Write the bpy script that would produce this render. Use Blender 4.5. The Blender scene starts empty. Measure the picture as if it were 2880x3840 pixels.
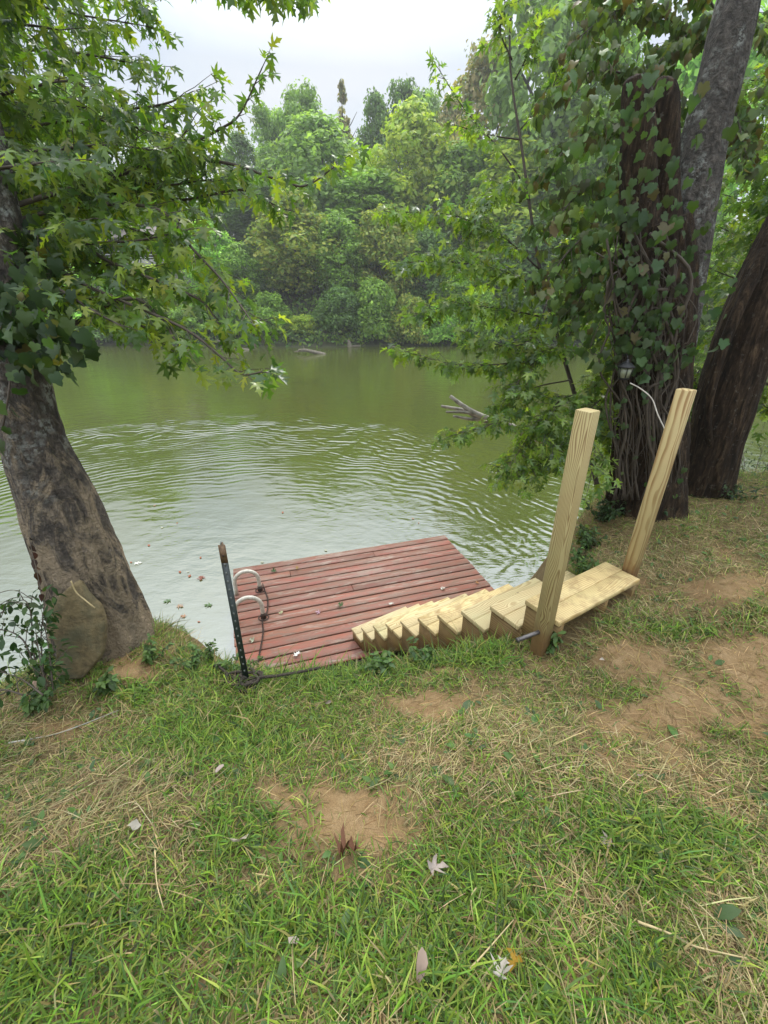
import bpy, math, random
import numpy as np
from mathutils import Vector, Matrix
R = random.Random(7); rng = np.random.default_rng(11)
sc = bpy.context.scene; col = sc.collection
PI = math.pi
# ------------------------------------------------------------------ camera
F, PITCH, CZ = 433.35, math.radians(25.8), 4.5
CP, SP = math.cos(PITCH), math.sin(PITCH)
cam = bpy.data.cameras.new('camera'); camo = bpy.data.objects.new('camera', cam); col.objects.link(camo)
camo.location = (0, 0, CZ); camo.rotation_euler = (PI/2 - PITCH, 0, 0)
cam.sensor_fit = 'VERTICAL'; cam.sensor_height = 24; cam.lens = F/1024*24
cam.clip_start = 0.05; cam.clip_end = 2000
sc.camera = camo
def ray(px, py):
    u = (px-384)/F; v = (512-py)/F
    return u, CP+v*SP, -SP+v*CP
def at(px, py, y):                      # point on the line of sight at forward distance y
    a, b, c = ray(px, py); return np.array([a/b*y, y, CZ+c/b*y])
def atz(px, py, z):
    a, b, c = ray(px, py); t = (z-CZ)/c; return np.array([a*t, b*t, z])
def atd(px, py, d):                     # at depth d along the view axis
    a, b, c = ray(px, py); return np.array([a*d, b*d, CZ+c*d])
def proj(x, y, z):
    z = z-CZ; fw = np.maximum(y*CP-z*SP, 1e-3); up = y*SP+z*CP
    return 384+F*x/fw, 512-F*up/fw
# ------------------------------------------------------------------ noise
def _h(i, j, k):
    n = (i*374761393 + j*668265263 + k*2147483647*3 + 1013904223) & 0xffffffff
    n = ((n ^ (n >> 13))*1274126177) & 0xffffffff
    return ((n ^ (n >> 16)) & 0xffff)/65535.0
def noise(x, y, z=0.0):
    x, y, z = np.broadcast_arrays(np.asarray(x, float), np.asarray(y, float), np.asarray(z, float))
    i, j, k = [np.floor(a).astype(np.int64) for a in (x, y, z)]
    f = [a-b for a, b in zip((x, y, z), (i, j, k))]; f = [t*t*(3-2*t) for t in f]
    r = 0
    for a in (0, 1):
        for b in (0, 1):
            for c in (0, 1):
                w = (f[0] if a else 1-f[0])*(f[1] if b else 1-f[1])*(f[2] if c else 1-f[2])
                r = r + w*_h(i+a, j+b, k+c)
    return r*2-1
def fbm(x, y, z=0.0, o=4):
    r = 0; a = .5; s = 1
    for q in range(o):
        r = r+a*noise(np.asarray(x)*s+q*17, np.asarray(y)*s-q*9, np.asarray(z)*s+q*5); a *= .5; s *= 2.03
    return r
# ------------------------------------------------------------------ mesh helpers
def mesh(name, V, Fs, cols=None, smooth=False):
    """V (n,3); Fs list of index arrays each (m,k); cols (n,3) optional"""
    me = bpy.data.meshes.new(name); V = np.asarray(V, np.float32)
    Fs = [np.asarray(f, np.int32) for f in (Fs if isinstance(Fs, list) else [Fs]) if len(f)]
    me.vertices.add(len(V)); me.vertices.foreach_set('co', V.ravel())
    tot = np.concatenate([np.full(len(f), f.shape[1], np.int32) for f in Fs])
    st = np.concatenate([[0], np.cumsum(tot)[:-1]]).astype(np.int32)
    me.loops.add(int(tot.sum())); me.loops.foreach_set('vertex_index', np.concatenate([f.ravel() for f in Fs]))
    me.polygons.add(len(tot)); me.polygons.foreach_set('loop_start', st); me.polygons.foreach_set('loop_total', tot)
    if smooth: me.polygons.foreach_set('use_smooth', np.ones(len(tot), bool))
    me.update(calc_edges=True)
    if cols is not None:
        c = np.ones((len(V), 4), np.float32); c[:, :3] = cols
        at_ = me.color_attributes.new('Col', 'FLOAT_COLOR', 'POINT'); at_.data.foreach_set('color', c.ravel())
    return me
def tag(o, label=None, cat=None, group=None, kind=None):
    if label: o['label'] = label
    if cat: o['category'] = cat
    if group: o['group'] = group
    if kind: o['kind'] = kind
    return o
def link(name, me, mat=None, parent=None, M=None):
    o = bpy.data.objects.new(name, me); col.objects.link(o)
    if mat is not None and not me.materials: me.materials.append(mat)
    if parent is not None: o.parent = parent
    if M is not None: o.matrix_local = M
    return o
def empty(name, loc, label, cat, group=None, rz=0):
    o = bpy.data.objects.new(name, None); col.objects.link(o); o.location = loc; o.rotation_euler.z = rz
    o.empty_display_size = .1
    return tag(o, label, cat, group)
class MB:
    def __init__(s): s.V = []; s.Fq = []; s.Ft = []; s.C = []; s.n = 0
    def add(s, V, Fq=(), Ft=(), c=(1, 1, 1)):
        V = np.asarray(V, float); s.V.append(V)
        c = np.asarray(c, float); s.C.append(np.broadcast_to(c, (len(V), 3)))
        if len(Fq): s.Fq.append(np.asarray(Fq)+s.n)
        if len(Ft): s.Ft.append(np.asarray(Ft)+s.n)
        s.n += len(V); return s
    def box(s, lo, hi, c=(1, 1, 1), bev=0.0, jit=0):
        lo = np.array(lo, float); hi = np.array(hi, float)
        if bev <= 0:
            V = [[(lo, hi)[i][0], (lo, hi)[j][1], (lo, hi)[k][2]] for i in (0, 1) for j in (0, 1) for k in (0, 1)]
            return s.add(V, [[0, 1, 3, 2], [4, 6, 7, 5], [0, 4, 5, 1], [2, 3, 7, 6], [0, 2, 6, 4], [1, 5, 7, 3]], c=c)
        # bevelled along x: octagon section + chamfered ends
        def sec(x, b, e):
            y0, y1, z0, z1 = lo[1]+e, hi[1]-e, lo[2]+e, hi[2]-e
            return [[x, y0+b, z0], [x, y1-b, z0], [x, y1, z0+b], [x, y1, z1-b], [x, y1-b, z1], [x, y0+b, z1], [x, y0, z1-b], [x, y0, z0+b]]
        V = sec(lo[0], bev, bev*.7)+sec(lo[0]+bev*.7, bev, 0)+sec(hi[0]-bev*.7, bev, 0)+sec(hi[0], bev, bev*.7)
        Fq = []
        for q in range(3):
            for i in range(8): j = (i+1) % 8; Fq.append([q*8+i, q*8+j, q*8+8+j, q*8+8+i])
        for o, fl in ((0, 1), (24, 0)):
            for a in ([0, 1, 2, 7], [2, 3, 6, 7], [3, 4, 5, 6]):
                a = [o+t for t in a]; Fq.append(a[::-1] if fl else a)
        return s.add(V, Fq, c=c)
    def tube(s, pts, rad, seg=8, c=(1, 1, 1), rough=0.0, cap=True):
        P = np.asarray(pts, float); n = len(P); rad = np.broadcast_to(np.asarray(rad, float), (n,))
        T = np.gradient(P, axis=0); T /= np.linalg.norm(T, axis=1)[:, None]+1e-9
        up = np.array([0, 0, 1.]) if abs(T[0][2]) < .9 else np.array([1., 0, 0])
        A = []
        a = np.cross(up, T[0]); a /= np.linalg.norm(a)
        for t in T:
            a = a-t*np.dot(a, t); a /= np.linalg.norm(a)+1e-9; A.append(a)
        A = np.array(A); B = np.cross(T, A)
        th = np.arange(seg)*2*PI/seg
        r = rad[:, None]*np.ones(seg)[None]
        if rough: r = r*(1+rough*rng.uniform(-1, 1, (n, seg)))
        V = P[:, None]+r[..., None]*(np.cos(th)[None, :, None]*A[:, None]+np.sin(th)[None, :, None]*B[:, None])
        V = V.reshape(-1, 3)
        i = np.arange(n-1)[:, None]*seg; k = np.arange(seg)[None]; k2 = (k+1) % seg
        Fq = np.stack([i+k, i+k2, i+seg+k2, i+seg+k], -1).reshape(-1, 4)
        Ft = []
        if cap:
            V = np.vstack([V, P[:1], P[-1:]])
            for q in range(seg):
                Ft.append([n*seg, (q+1) % seg, q]); Ft.append([n*seg+1, (n-1)*seg+q, (n-1)*seg+(q+1) % seg])
        return s.add(V, Fq, Ft, c=c)
    def mesh(s, name, smooth=False, off=None):
        V = np.vstack(s.V)
        if off is not None: V = V-np.asarray(off)
        Fs = []
        if s.Fq: Fs.append(np.vstack(s.Fq))
        if s.Ft: Fs.append(np.vstack(s.Ft))
        return mesh(name, V, Fs, np.vstack(s.C), smooth)
def catmull(P, n=8):
    P = np.asarray(P, float); out = []
    Q = np.vstack([2*P[0]-P[1], P, 2*P[-1]-P[-2]])
    for i in range(1, len(Q)-2):
        for t in np.linspace(0, 1, n, endpoint=False):
            a, b, c, d = Q[i-1], Q[i], Q[i+1], Q[i+2]
            out.append(.5*((2*b)+(-a+c)*t+(2*a-5*b+4*c-d)*t*t+(-a+3*b-3*c+d)*t**3))
    out.append(P[-1]); return np.array(out)
# ------------------------------------------------------------------ materials
class NT:
    def __init__(s, name):
        s.m = bpy.data.materials.new(name); s.m.use_nodes = True; s.t = s.m.node_tree; s.t.nodes.clear()
        s.out = s.n('ShaderNodeOutputMaterial')
    def n(s, typ, ins=None, **kw):
        x = s.t.nodes.new(typ)
        for k, v in kw.items(): setattr(x, k, v)
        for k, v in (ins or {}).items(): s.set(x, k, v)
        return x
    def set(s, x, k, v):
        i = x.inputs[k]
        if hasattr(v, 'is_output') or isinstance(v, bpy.types.NodeSocket): s.t.links.new(v, i)
        elif isinstance(v, bpy.types.Node): s.t.links.new(v.outputs[0], i)
        else:
            if isinstance(v, (tuple, list)) and len(v) == 3 and i.type == 'RGBA': v = (*v, 1)
            i.default_value = v
    def math(s, op, a, b=0.0, c=None, clamp=False):
        x = s.n('ShaderNodeMath', operation=op, use_clamp=clamp); s.set(x, 0, a); s.set(x, 1, b)
        if c is not None: s.set(x, 2, c)
        return x.outputs[0]
    def mix(s, f, a, b, blend='MIX'):
        x = s.n('ShaderNodeMix', data_type='RGBA', blend_type=blend)
        s.set(x, 0, f); s.set(x, 6, a); s.set(x, 7, b); return x.outputs[2]
    def ramp(s, f, stops, interp='LINEAR'):
        x = s.n('ShaderNodeValToRGB'); x.color_ramp.interpolation = interp; e = x.color_ramp.elements
        while len(e) < len(stops): e.new(.5)
        for q, (p, c) in zip(e, stops): q.position = p; q.color = (*c, 1) if len(c) == 3 else c
        s.set(x, 0, f); return x.outputs[0]
    def noise(s, vec, scale, detail=4, rough=.55, dist=0.0):
        x = s.n('ShaderNodeTexNoise'); s.set(x, 'Vector', vec); s.set(x, 'Scale', scale); s.set(x, 'Detail', detail)
        s.set(x, 'Roughness', rough); s.set(x, 'Distortion', dist); return x.outputs[0]
    def obj(s): return s.n('ShaderNodeTexCoord').outputs['Object']
    def mapv(s, vec, scale=(1, 1, 1), loc=(0, 0, 0)):
        x = s.n('ShaderNodeMapping'); s.set(x, 'Vector', vec); s.set(x, 'Scale', scale); s.set(x, 'Location', loc); return x.outputs[0]
    def bump(s, h, strength=.5, dist=.01, normal=None):
        x = s.n('ShaderNodeBump'); s.set(x, 'Height', h); s.set(x, 'Strength', strength); s.set(x, 'Distance', dist)
        if normal is not None: s.set(x, 'Normal', normal)
        return x.outputs[0]
    def attr(s): return s.n('ShaderNodeVertexColor', layer_name='Col').outputs[0]
    def bsdf(s, **kw):
        x = s.n('ShaderNodeBsdfPrincipled')
        for k, v in kw.items(): s.set(x, k.replace('_', ' '), v)
        return x
    def done(s, sh):
        s.t.links.new(sh.outputs[0] if isinstance(sh, bpy.types.Node) else sh, s.out.inputs[0]); return s.m
def simple(name, c, rough=.6, metal=0, nscale=20, amt=.25, bump=.0):
    t = NT(name); o = t.obj(); n = t.noise(o, nscale, 5)
    c2 = tuple(v*(1-amt) for v in c); c3 = tuple(min(1, v*(1+amt)) for v in c)
    cc = t.ramp(n, [(.3, c2), (.7, c3)])
    b = t.bsdf(Base_Color=cc, Roughness=rough, Metallic=metal)
    if bump: t.set(b, 'Normal', t.bump(n, bump, .01))
    return t.done(b)
def leaf_mat(name, trans=.42, tcol=(1.6, 1.75, .55), back=None, rough=.42, spec=.45):
    t = NT(name); a = t.attr()
    base = a
    if back is not None:
        g = t.n('ShaderNodeNewGeometry').outputs['Backfacing']
        base = t.mix(t.math('MULTIPLY', g, back), a, (.20, .26, .15))
    b = t.bsdf(Base_Color=base, Roughness=rough); t.set(b, 'Specular IOR Level', spec)
    tc = t.mix(1.0, a, tcol, 'MULTIPLY')
    tr = t.n('ShaderNodeBsdfTranslucent', {'Color': tc})
    mx = t.n('ShaderNodeMixShader', {0: trans, 1: b, 2: tr})
    return t.done(mx)
def bark_mat(name, dark, mid, light, lichen=.5, sc_=1.0, patch=None):
    t = NT(name); o = t.obj(); st = t.mapv(o, (1, 1, .7))
    n1 = t.noise(st, 26*sc_, 6, .65, .6); n2 = t.noise(o, 5*sc_, 5, .6); n3 = t.noise(o, 60*sc_, 3)
    c = t.ramp(n1, [(.3, dark), (.52, mid), (.75, light)])
    if patch is not None:
        sx = t.n('ShaderNodeSeparateXYZ', {0: o}).outputs[2]
        hz = t.n('ShaderNodeMapRange', {0: sx, 1: 1.75, 2: .6, 3: -.10, 4: .07}).outputs[0]
        m = t.ramp(t.math('ADD', t.noise(t.mapv(o, (1, 1, .45)), 5.5, 6, .7, 1.2), hz), [(.46, (0, 0, 0)), (.58, (1, 1, 1))])
        c = t.mix(t.math('MULTIPLY', m, .9), c, t.mix(n1, tuple(v*.55 for v in patch), tuple(v*1.1 for v in patch)))
        mo = t.ramp(t.noise(o, 3.2, 5, .6, .5), [(.55, (0, 0, 0)), (.68, (1, 1, 1))])
        c = t.mix(t.math('MULTIPLY', mo, .6), c, (.035, .036, .024))
    lm = t.ramp(t.math('MULTIPLY', t.ramp(n2, [(.48, (0, 0, 0)), (.62, (1, 1, 1))]), t.ramp(t.noise(o, 24*sc_, 5, .7), [(.48, (0, 0, 0)), (.56, (1, 1, 1))])), [(0, (0, 0, 0)), (1, (1, 1, 1))])
    if patch is not None:
        up = t.n('ShaderNodeMapRange', {0: sx, 1: 1.1, 2: 1.9, 3: 0., 4: 1.}).outputs[0]; lm = t.math('MULTIPLY', lm, up)
    c = t.mix(t.math('MULTIPLY', lm, lichen), c, (.33, .35, .31))
    b = t.bsdf(Base_Color=c, Roughness=.92)
    t.set(b, 'Normal', t.bump(t.math('ADD', n1, t.math('MULTIPLY', n3, .4)), 1.0, .045))
    return t.done(b)
def wood_mat(name, light, dark, stain=None, ring=80, dirt=.0, rough=.62, knots=True, foot=False):
    """treated pine: growth rings about a pith that lies below the board, x along the grain"""
    t = NT(name); o = t.obj(); rnd = t.n('ShaderNodeObjectInfo').outputs['Random']
    off = t.n('ShaderNodeCombineXYZ', {0: t.math('MULTIPLY', rnd, 37.0), 1: t.math('MULTIPLY_ADD', rnd, .12, -.06), 2: t.math('MULTIPLY_ADD', rnd, .06, .035)})
    p = t.n('ShaderNodeVectorMath', {0: o, 1: off}, operation='ADD').outputs[0]
    w = t.n('ShaderNodeTexNoise', {'Vector': t.mapv(p, (1.6, 6, 6)), 'Scale': 1.0, 'Detail': 2.0})
    wob = t.n('ShaderNodeVectorMath', {0: w.outputs['Color'], 1: (.5, .5, .5)}, operation='SUBTRACT').outputs[0]
    wob = t.n('ShaderNodeVectorMath', {0: wob, 1: (0, .10, .10)}, operation='MULTIPLY').outputs[0]
    q = t.n('ShaderNodeVectorMath', {0: p, 1: wob}, operation='ADD').outputs[0]
    s = t.n('ShaderNodeSeparateXYZ', {0: q})
    r = t.math('SQRT', t.math('ADD', t.math('POWER', s.outputs[1], 2.0), t.math('POWER', s.outputs[2], 2.0)))
    kd = 0
    if knots:
        v = t.n('ShaderNodeTexVoronoi', {'Vector': t.mapv(p, (2.4, 5.5, 5.5)), 'Scale': 1.0, 'Randomness': 1.0})
        kd = t.ramp(v.outputs['Distance'], [(.0, (1, 1, 1)), (.22, (0, 0, 0))])
        r = t.math('ADD', r, t.math('MULTIPLY', kd, .035))
    saw = t.math('FRACT', t.math('MULTIPLY', r, ring))
    g = t.ramp(saw, [(0, (0, 0, 0)), (.4, (.1, .1, .1)), (.78, (1, 1, 1)), (.94, (.9, .9, .9)), (1, (0, 0, 0))])
    fine = t.noise(t.mapv(p, (8, 260, 260)), 1.0, 3)
    c = t.mix(t.math('MULTIPLY', g, .9), light, dark)
    c = t.mix(t.math('MULTIPLY', fine, .28), c, tuple(v*.6 for v in light))
    lv = t.noise(p, 3.0, 3)
    c = t.mix(t.ramp(lv, [(.42, (0, 0, 0)), (.66, (.6, .6, .6))]), c, tuple(a*b for a, b in zip(light, (.83, .88, .86))))
    c = t.mix(1.0, c, t.ramp(rnd, [(0, (1.12, 1.02, .84)), (.35, (.86, .86, .9)), (.65, (1.0, .96, .88)), (1, (.95, 1.0, 1.02))]), 'MULTIPLY')
    if knots:
        kk = t.ramp(v.outputs['Distance'], [(.05, (1, 1, 1)), (.075, (0, 0, 0))])
        c = t.mix(t.math('MULTIPLY', kk, .85), c, (.10, .05, .02))
    if stain is not None:
        m = t.ramp(t.noise(o, 7, 6, .7), [(.48, (0, 0, 0)), (.64, (1, 1, 1))])
        c = t.mix(t.math('MULTIPLY', m, .6), c, stain)
    if foot:
        fx_ = t.math('ADD', t.n('ShaderNodeSeparateXYZ', {0: o}).outputs[0], t.math('MULTIPLY', t.noise(o, 12, 5, .7), -.22))
        c = t.mix(t.ramp(fx_, [(0, (.85, .85, .85)), (.06, (.7, .7, .7)), (.16, (0, 0, 0))]), c, (.24, .135, .06))
    b = t.bsdf(Base_Color=c, Roughness=rough); t.set(b, 'Specular IOR Level', .3)
    t.set(b, 'Normal', t.bump(t.math('ADD', g, fine), .25, .002))
    return t.done(b)
M = {}
M['leaf'] = leaf_mat('maple leaf', .55, (2.0, 2.1, .5), back=.6, rough=.33, spec=.6)
M['far_leaf'] = leaf_mat('far foliage', .42, (1.5, 1.6, .6),  rough=.55, spec=.25)
M['vine_leaf'] = leaf_mat('vine leaf', .32, back=.15, rough=.5, spec=.28)
M['grass'] = leaf_mat('grass blade', .3, (1.3, 1.4, .6), rough=.5, spec=.3)
M['straw'] = leaf_mat('dry straw', .2, (1.1, 1.0, .8), rough=.7, spec=.15)
M['bark_left'] = bark_mat('brown bark', (.016, .013, .010), (.06, .048, .036), (.17, .14, .105), .75, 1.0, (.32, .245, .155))
t = NT('fissured dark bark'); o = t.obj()
n1 = t.noise(t.mapv(o, (1, 1, .13)), 34, 6, .65, .8); n2 = t.noise(t.mapv(o, (1, 1, .5)), 9, 6, .7, .6); n3 = t.noise(o, 70, 4, .7)
c = t.ramp(n1, [(.34, (.007, .005, .003)), (.5, (.042, .027, .015)), (.72, (.125, .083, .046))])
c = t.mix(t.ramp(n2, [(.40, (.75, .75, .75)), (.58, (0, 0, 0))]), c, (.016, .011, .007))
c = t.mix(t.math('MULTIPLY', t.ramp(t.noise(o, 21, 5, .7), [(.60, (0, 0, 0)), (.68, (1, 1, 1))]), .35), c, (.22, .21, .17))
b = t.bsdf(Base_Color=c, Roughness=.95); t.set(b, 'Specular IOR Level', .2)
t.set(b, 'Normal', t.bump(t.math('ADD', n1, t.math('MULTIPLY', n3, .35)), 1.0, .05)); M['bark_right'] = t.done(b)
M['bark_far'] = simple('far bark', (.07, .06, .045), .9)
M['twig'] = simple('twig bark', (.055, .042, .028), .85)
M['deadwood'] = simple('bleached wood', (.30, .275, .23), .85, nscale=14, amt=.55, bump=.6)
M['pine'] = wood_mat('treated pine', (.66, .555, .315), (.36, .235, .095))
M['pine_top'] = wood_mat('muddy treated pine', (.64, .53, .285), (.40, .265, .10), stain=(.26, .16, .07))
M['pine_side'] = wood_mat('shaded treated pine', (.23, .155, .06), (.095, .042, .011), ring=45)  # darker copy of the pine: shade on the stringer sides put into the colour
M['post_wood'] = wood_mat('pine post', (.44, .345, .155), (.15, .078, .022), ring=95, foot=True)
M['rail'] = simple('cream painted rail', (.46, .43, .36), .45, nscale=30, amt=.25)
M['rust'] = simple('rusty iron', (.055, .035, .025), .7, .3, 60, .5)
M['rope'] = simple('wet rope', (.035, .027, .018), .95, 0, 80, .5, .8)
M['green_paint'] = simple('dark green paint', (.012, .02, .016), .45, 0, 40, .3)
M['brown_steel'] = simple('bare brown steel', (.14, .085, .045), .6, .2, 60, .4)
M['pale_spot'] = simple('stud metal', (.13, .14, .125), .6, .2)
M['pipe'] = simple('grey pipe', (.12, .11, .105), .45, .7, 50, .3)
M['black_iron'] = simple('black iron', (.012, .012, .012), .5, .4)
M['frost'] = simple('cloudy glass', (.20, .22, .15), .25, 0, 12, .25)
M['cord'] = simple('pale cord', (.42, .38, .32), .7)
M['dead_leaf'] = leaf_mat('dead leaf', .15, (1.0, .9, .8), rough=.7, spec=.2)
M['bark_grey'] = bark_mat('grey mottled bark', (.014, .012, .009), (.06, .052, .042), (.16, .14, .115), .6, 1.0)
# ------------------------------------------------------------------ terrain
crest = np.array([(-40, .2), (-8, .9), (-4, 1.35), (-2.9, 1.75), (-2.5, 2.15), (-2.1, 2.75), (-1.75, 2.7), (-1.4, 2.33), (-.9, 2.16), (-.4, 2.12), (.1, 2.28), (.45, 2.3), (.8, 2.38),
    (1.2, 2.55), (1.6, 3.0), (1.9, 3.5), (2.2, 4.2), (2.6, 4.7), (3.3, 5.0), (4.5, 5.1), (7, 5.6), (10, 5.6), (40, 4.)])
ctrl = np.array([(0, 0, 2.92), (-2, 0, 2.78), (-1, 1.0, 2.62), (.6, 1.1, 2.7), (-2.3, 1.8, 2.27), (-2.0, 2.45, 2.26), (-1.95, 2.05, 2.34), (-1.55, 2.1, 2.30), (-.6, 1.95, 2.27), (.3, 2.2, 2.28), (1.05, 2.26, 2.35), (1.7, 2.1, 2.55), (1.95, 2.8, 2.48),
    (2.6, 2.3, 2.72), (2.7, 4.1, 2.62), (2.0, 3.6, 2.42), (4, 4.2, 2.72), (3.4, 4.5, 2.6), (6, 5.2, 2.5), (3, 0.5, 3.0), (5, 2, 2.95), (-4, .6, 2.5), (0, -4, 3.1), (-8, -2, 2.6), (10, 0, 3.1), (12, 5, 2.5)])
def plateau(x, y):
    x = np.asarray(x, float); w = 0; s = 0
    for a, b, c in ctrl:
        q = 1/((x-a)**2+(y-b)**2+.12)**1.7; w = w+q; s = s+q*c
    return s/w
def ground(x, y):
    d = y-np.interp(x, crest[:, 0], crest[:, 1])
    k = .09; sp = k*np.logaddexp(0, d/k)
    z = plateau(x, y)-1.5*sp+.03*fbm(np.asarray(x)*1.7, np.asarray(y)*1.7)+.012*fbm(np.asarray(x)*9, np.asarray(y)*9)
    z = z+.12*np.clip(sp, 0, 1.)*fbm(np.asarray(x)*3+5, np.asarray(y)*3)
    return np.maximum(z, -1.2)
def gz(x, y): return float(ground(np.array([x]), np.array([y]))[0])
def gpx(px, py):
    a, b, c = ray(px, py); t = np.linspace(.5, 14, 4000); z = ground(a*t, b*t); h = CZ+c*t
    i = np.argmax(h < z); return np.array([a*t[i], b*t[i], z[i]])
# masks authored as patches on the lawn (x, y in picture, radii)
BARE = [(112, 656, 34, 16), (335, 806, 70, 34), (292, 795, 40, 16), (430, 706, 48, 16), (700, 700, 135, 66), (768, 650, 70, 60), (640, 665, 80, 30), (62, 728, 45, 14), (375, 835, 25, 15), (560, 668, 60, 8), (130, 672, 40, 12), (715, 590, 80, 26), (100, 640, 60, 20), (440, 672, 30, 6), (350, 872, 18, 14)]
STRAW = [(690, 570, 120, 50), (740, 530, 60, 25), (90, 815, 130, 60), (520, 735, 130, 40), (650, 760, 120, 45), (510, 950, 34, 34), (730, 940, 45, 60), (610, 660, 80, 30), (60, 720, 80, 40), (20, 860, 60, 50), (690, 650, 110, 60), (600, 900, 40, 30), (450, 760, 80, 30)]
GREEN = [(60, 960, 210, 110), (255, 840, 70, 50), (310, 678, 110, 22), (480, 655, 60, 18), (480, 900, 90, 70), (270, 930, 120, 60), (690, 850, 60, 40), (130, 690, 80, 22), (420, 985, 80, 50), (230, 740, 90, 40), (590, 990, 90, 40), (690, 630, 60, 12), (620, 840, 60, 40)]
def blobs(L, px, py):
    r = 0
    for x, y, a, b in L: r = np.maximum(r, np.exp(-(((px-x)/a)**2+((py-y)/b)**2)*1.1))
    return r
def masks(x, y, z):
    px, py = proj(x, y, z)
    n = fbm(x*3.1+9, y*3.1, 0, 4); n2 = fbm(x*7.3-4, y*7.3+3, 0, 3)
    bare = np.clip((blobs(BARE, px, py)*1.25+.9*n+.7*n2+.5*fbm(x*21, y*21, 0, 2)-.42)*1.5, 0, 1)
    straw = np.clip(.30+blobs(STRAW, px, py)*.75-blobs(GREEN, px, py)*.55+.8*n2+.3*n, 0, 1)
    return bare, straw
def axis(segs):
    out = []
    for a, b, s in segs: out += list(np.arange(a, b-1e-6, s))
    return np.array(out+[segs[-1][1]])
gx = axis([(-42, -8, 2), (-8, -4, .3), (-4, 5, .035), (5, 9, .15), (9, 42, 2)])
gy = axis([(-16, -2, 1), (-2, 0, .2), (0, 5.4, .035), (5.4, 9, .12)])
X, Y = np.meshgrid(gx, gy); Z = ground(X, Y)
ni, nj = X.shape; idx = np.arange(ni*nj).reshape(ni, nj)
GF = np.stack([idx[:-1, :-1], idx[:-1, 1:], idx[1:, 1:], idx[1:, :-1]], -1).reshape(-1, 4)
br, st_ = masks(X.ravel(), Y.ravel(), Z.ravel())
gc = np.stack([br, st_, np.zeros_like(br)], 1)
t = NT('bank soil'); o = t.obj(); sep = t.n('ShaderNodeSeparateColor', {0: t.attr()})
n1 = t.noise(o, 9, 8, .65); n2 = t.noise(o, 90, 4, .7)
soil = t.ramp(n1, [(.3, (.19, .118, .054)), (.5, (.28, .19, .092)), (.72, (.39, .28, .15))])
soil = t.mix(t.math('MULTIPLY', n2, .5), soil, (.20, .115, .055))
thatch = t.ramp(n2, [(.3, (.04, .034, .015)), (.7, (.17, .13, .058))])
soil = t.mix(t.ramp(t.noise(o, 260, 3, .7), [(.35, (.6, .6, .6)), (.55, (0, 0, 0))]), soil, (.10, .06, .03)); c = t.mix(t.math('MULTIPLY_ADD', sep.outputs[0], .75, .25, True), thatch, soil)
b = t.bsdf(Base_Color=c, Roughness=.95); t.set(b, 'Normal', t.bump(t.math('ADD', n1, n2), .6, .03)); t.set(b, 'Specular IOR Level', .15)
M['soil'] = t.done(b)
g = link('ground', mesh('ground', np.stack([X.ravel(), Y.ravel(), Z.ravel()], 1), GF, gc, True), M['soil']); tag(g, kind='structure')
# far terrain
def farz(x, y):
    d = np.maximum(y-53.2-1.2*np.sin(x*.13)-.6*np.sin(x*.41+1), -6)
    z = np.where(d < 0, d*.35, np.where(d < 16, .62*d, 9.92+.22*(d-16)))
    z = z-4.0*np.clip((x+5)/40, 0, 1)*np.clip(d/16, 0, 1)
    return z+.35*fbm(x*.25, y*.25)*np.clip(d, 0, 1)
fx = axis([(-140, 140, 2.0)]); fy = axis([(46, 80, .8), (80, 160, 4)])
X, Y = np.meshgrid(fx, fy); Z = farz(X, Y); ni, nj = X.shape; idx = np.arange(ni*nj).reshape(ni, nj)
GF = np.stack([idx[:-1, :-1], idx[:-1, 1:], idx[1:, 1:], idx[1:, :-1]], -1).reshape(-1, 4)
t = NT('far bank soil'); o = t.obj(); n1 = t.noise(o, .5, 8, .65)
b = t.bsdf(Base_Color=t.ramp(n1, [(.35, (.025, .035, .012)), (.6, (.05, .05, .024)), (.75, (.16, .11, .065))]), Roughness=.95)
M['far_soil'] = t.done(b)
g = link('hillside', mesh('hillside', np.stack([X.ravel(), Y.ravel(), Z.ravel()], 1), GF, None, True), M['far_soil']); tag(g, kind='structure')
# ------------------------------------------------------------------ river
t = NT('river water'); o = t.obj(); xy = t.mapv(o, (1, 1, 0))
vd = t.n('ShaderNodeVectorMath', {0: xy, 1: (5.5, -8.5, 0)}, operation='ADD').outputs[0]
rr = t.n('ShaderNodeVectorMath', {0: vd}, operation='LENGTH').outputs['Value']
wobn = t.noise(xy, .35, 3)
rr = t.math('ADD', rr, t.math('MULTIPLY', wobn, 3.0))
ring = t.math('SINE', t.math('MULTIPLY', rr, 2*PI/.37))
band = t.math('EXPONENT', t.math('MULTIPLY', t.math('POWER', t.math('DIVIDE', t.math('SUBTRACT', rr, 10.2), 1.9), 2.0), -1.0))
ring2 = t.math('SINE', t.math('MULTIPLY', rr, 2*PI/.62))
n_big = t.noise(t.mapv(xy, (.9, 1.6, 1)), 1.1, 2, .5); n_mid = t.noise(t.mapv(xy, (1, 2.0, 1)), 3.2, 3, .55, .5); n_sm = t.noise(t.mapv(xy, (1, 1.5, 1)), 11, 2, .5)
pat = t.ramp(t.noise(xy, .16, 3), [(.4, (.25, .25, .25)), (.62, (1, 1, 1))])
h = t.math('MULTIPLY', t.math('MULTIPLY', t.math('MULTIPLY', ring, t.ramp(t.noise(xy, .9, 3, .6), [(.38, (0, 0, 0)), (.6, (1, 1, 1))])), band), t.n('ShaderNodeMapRange', {0: t.n('ShaderNodeSeparateXYZ', {0: xy}).outputs[0], 1: -1.5, 2: 2.5, 3: .0125, 4: .0045}).outputs[0])
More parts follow.
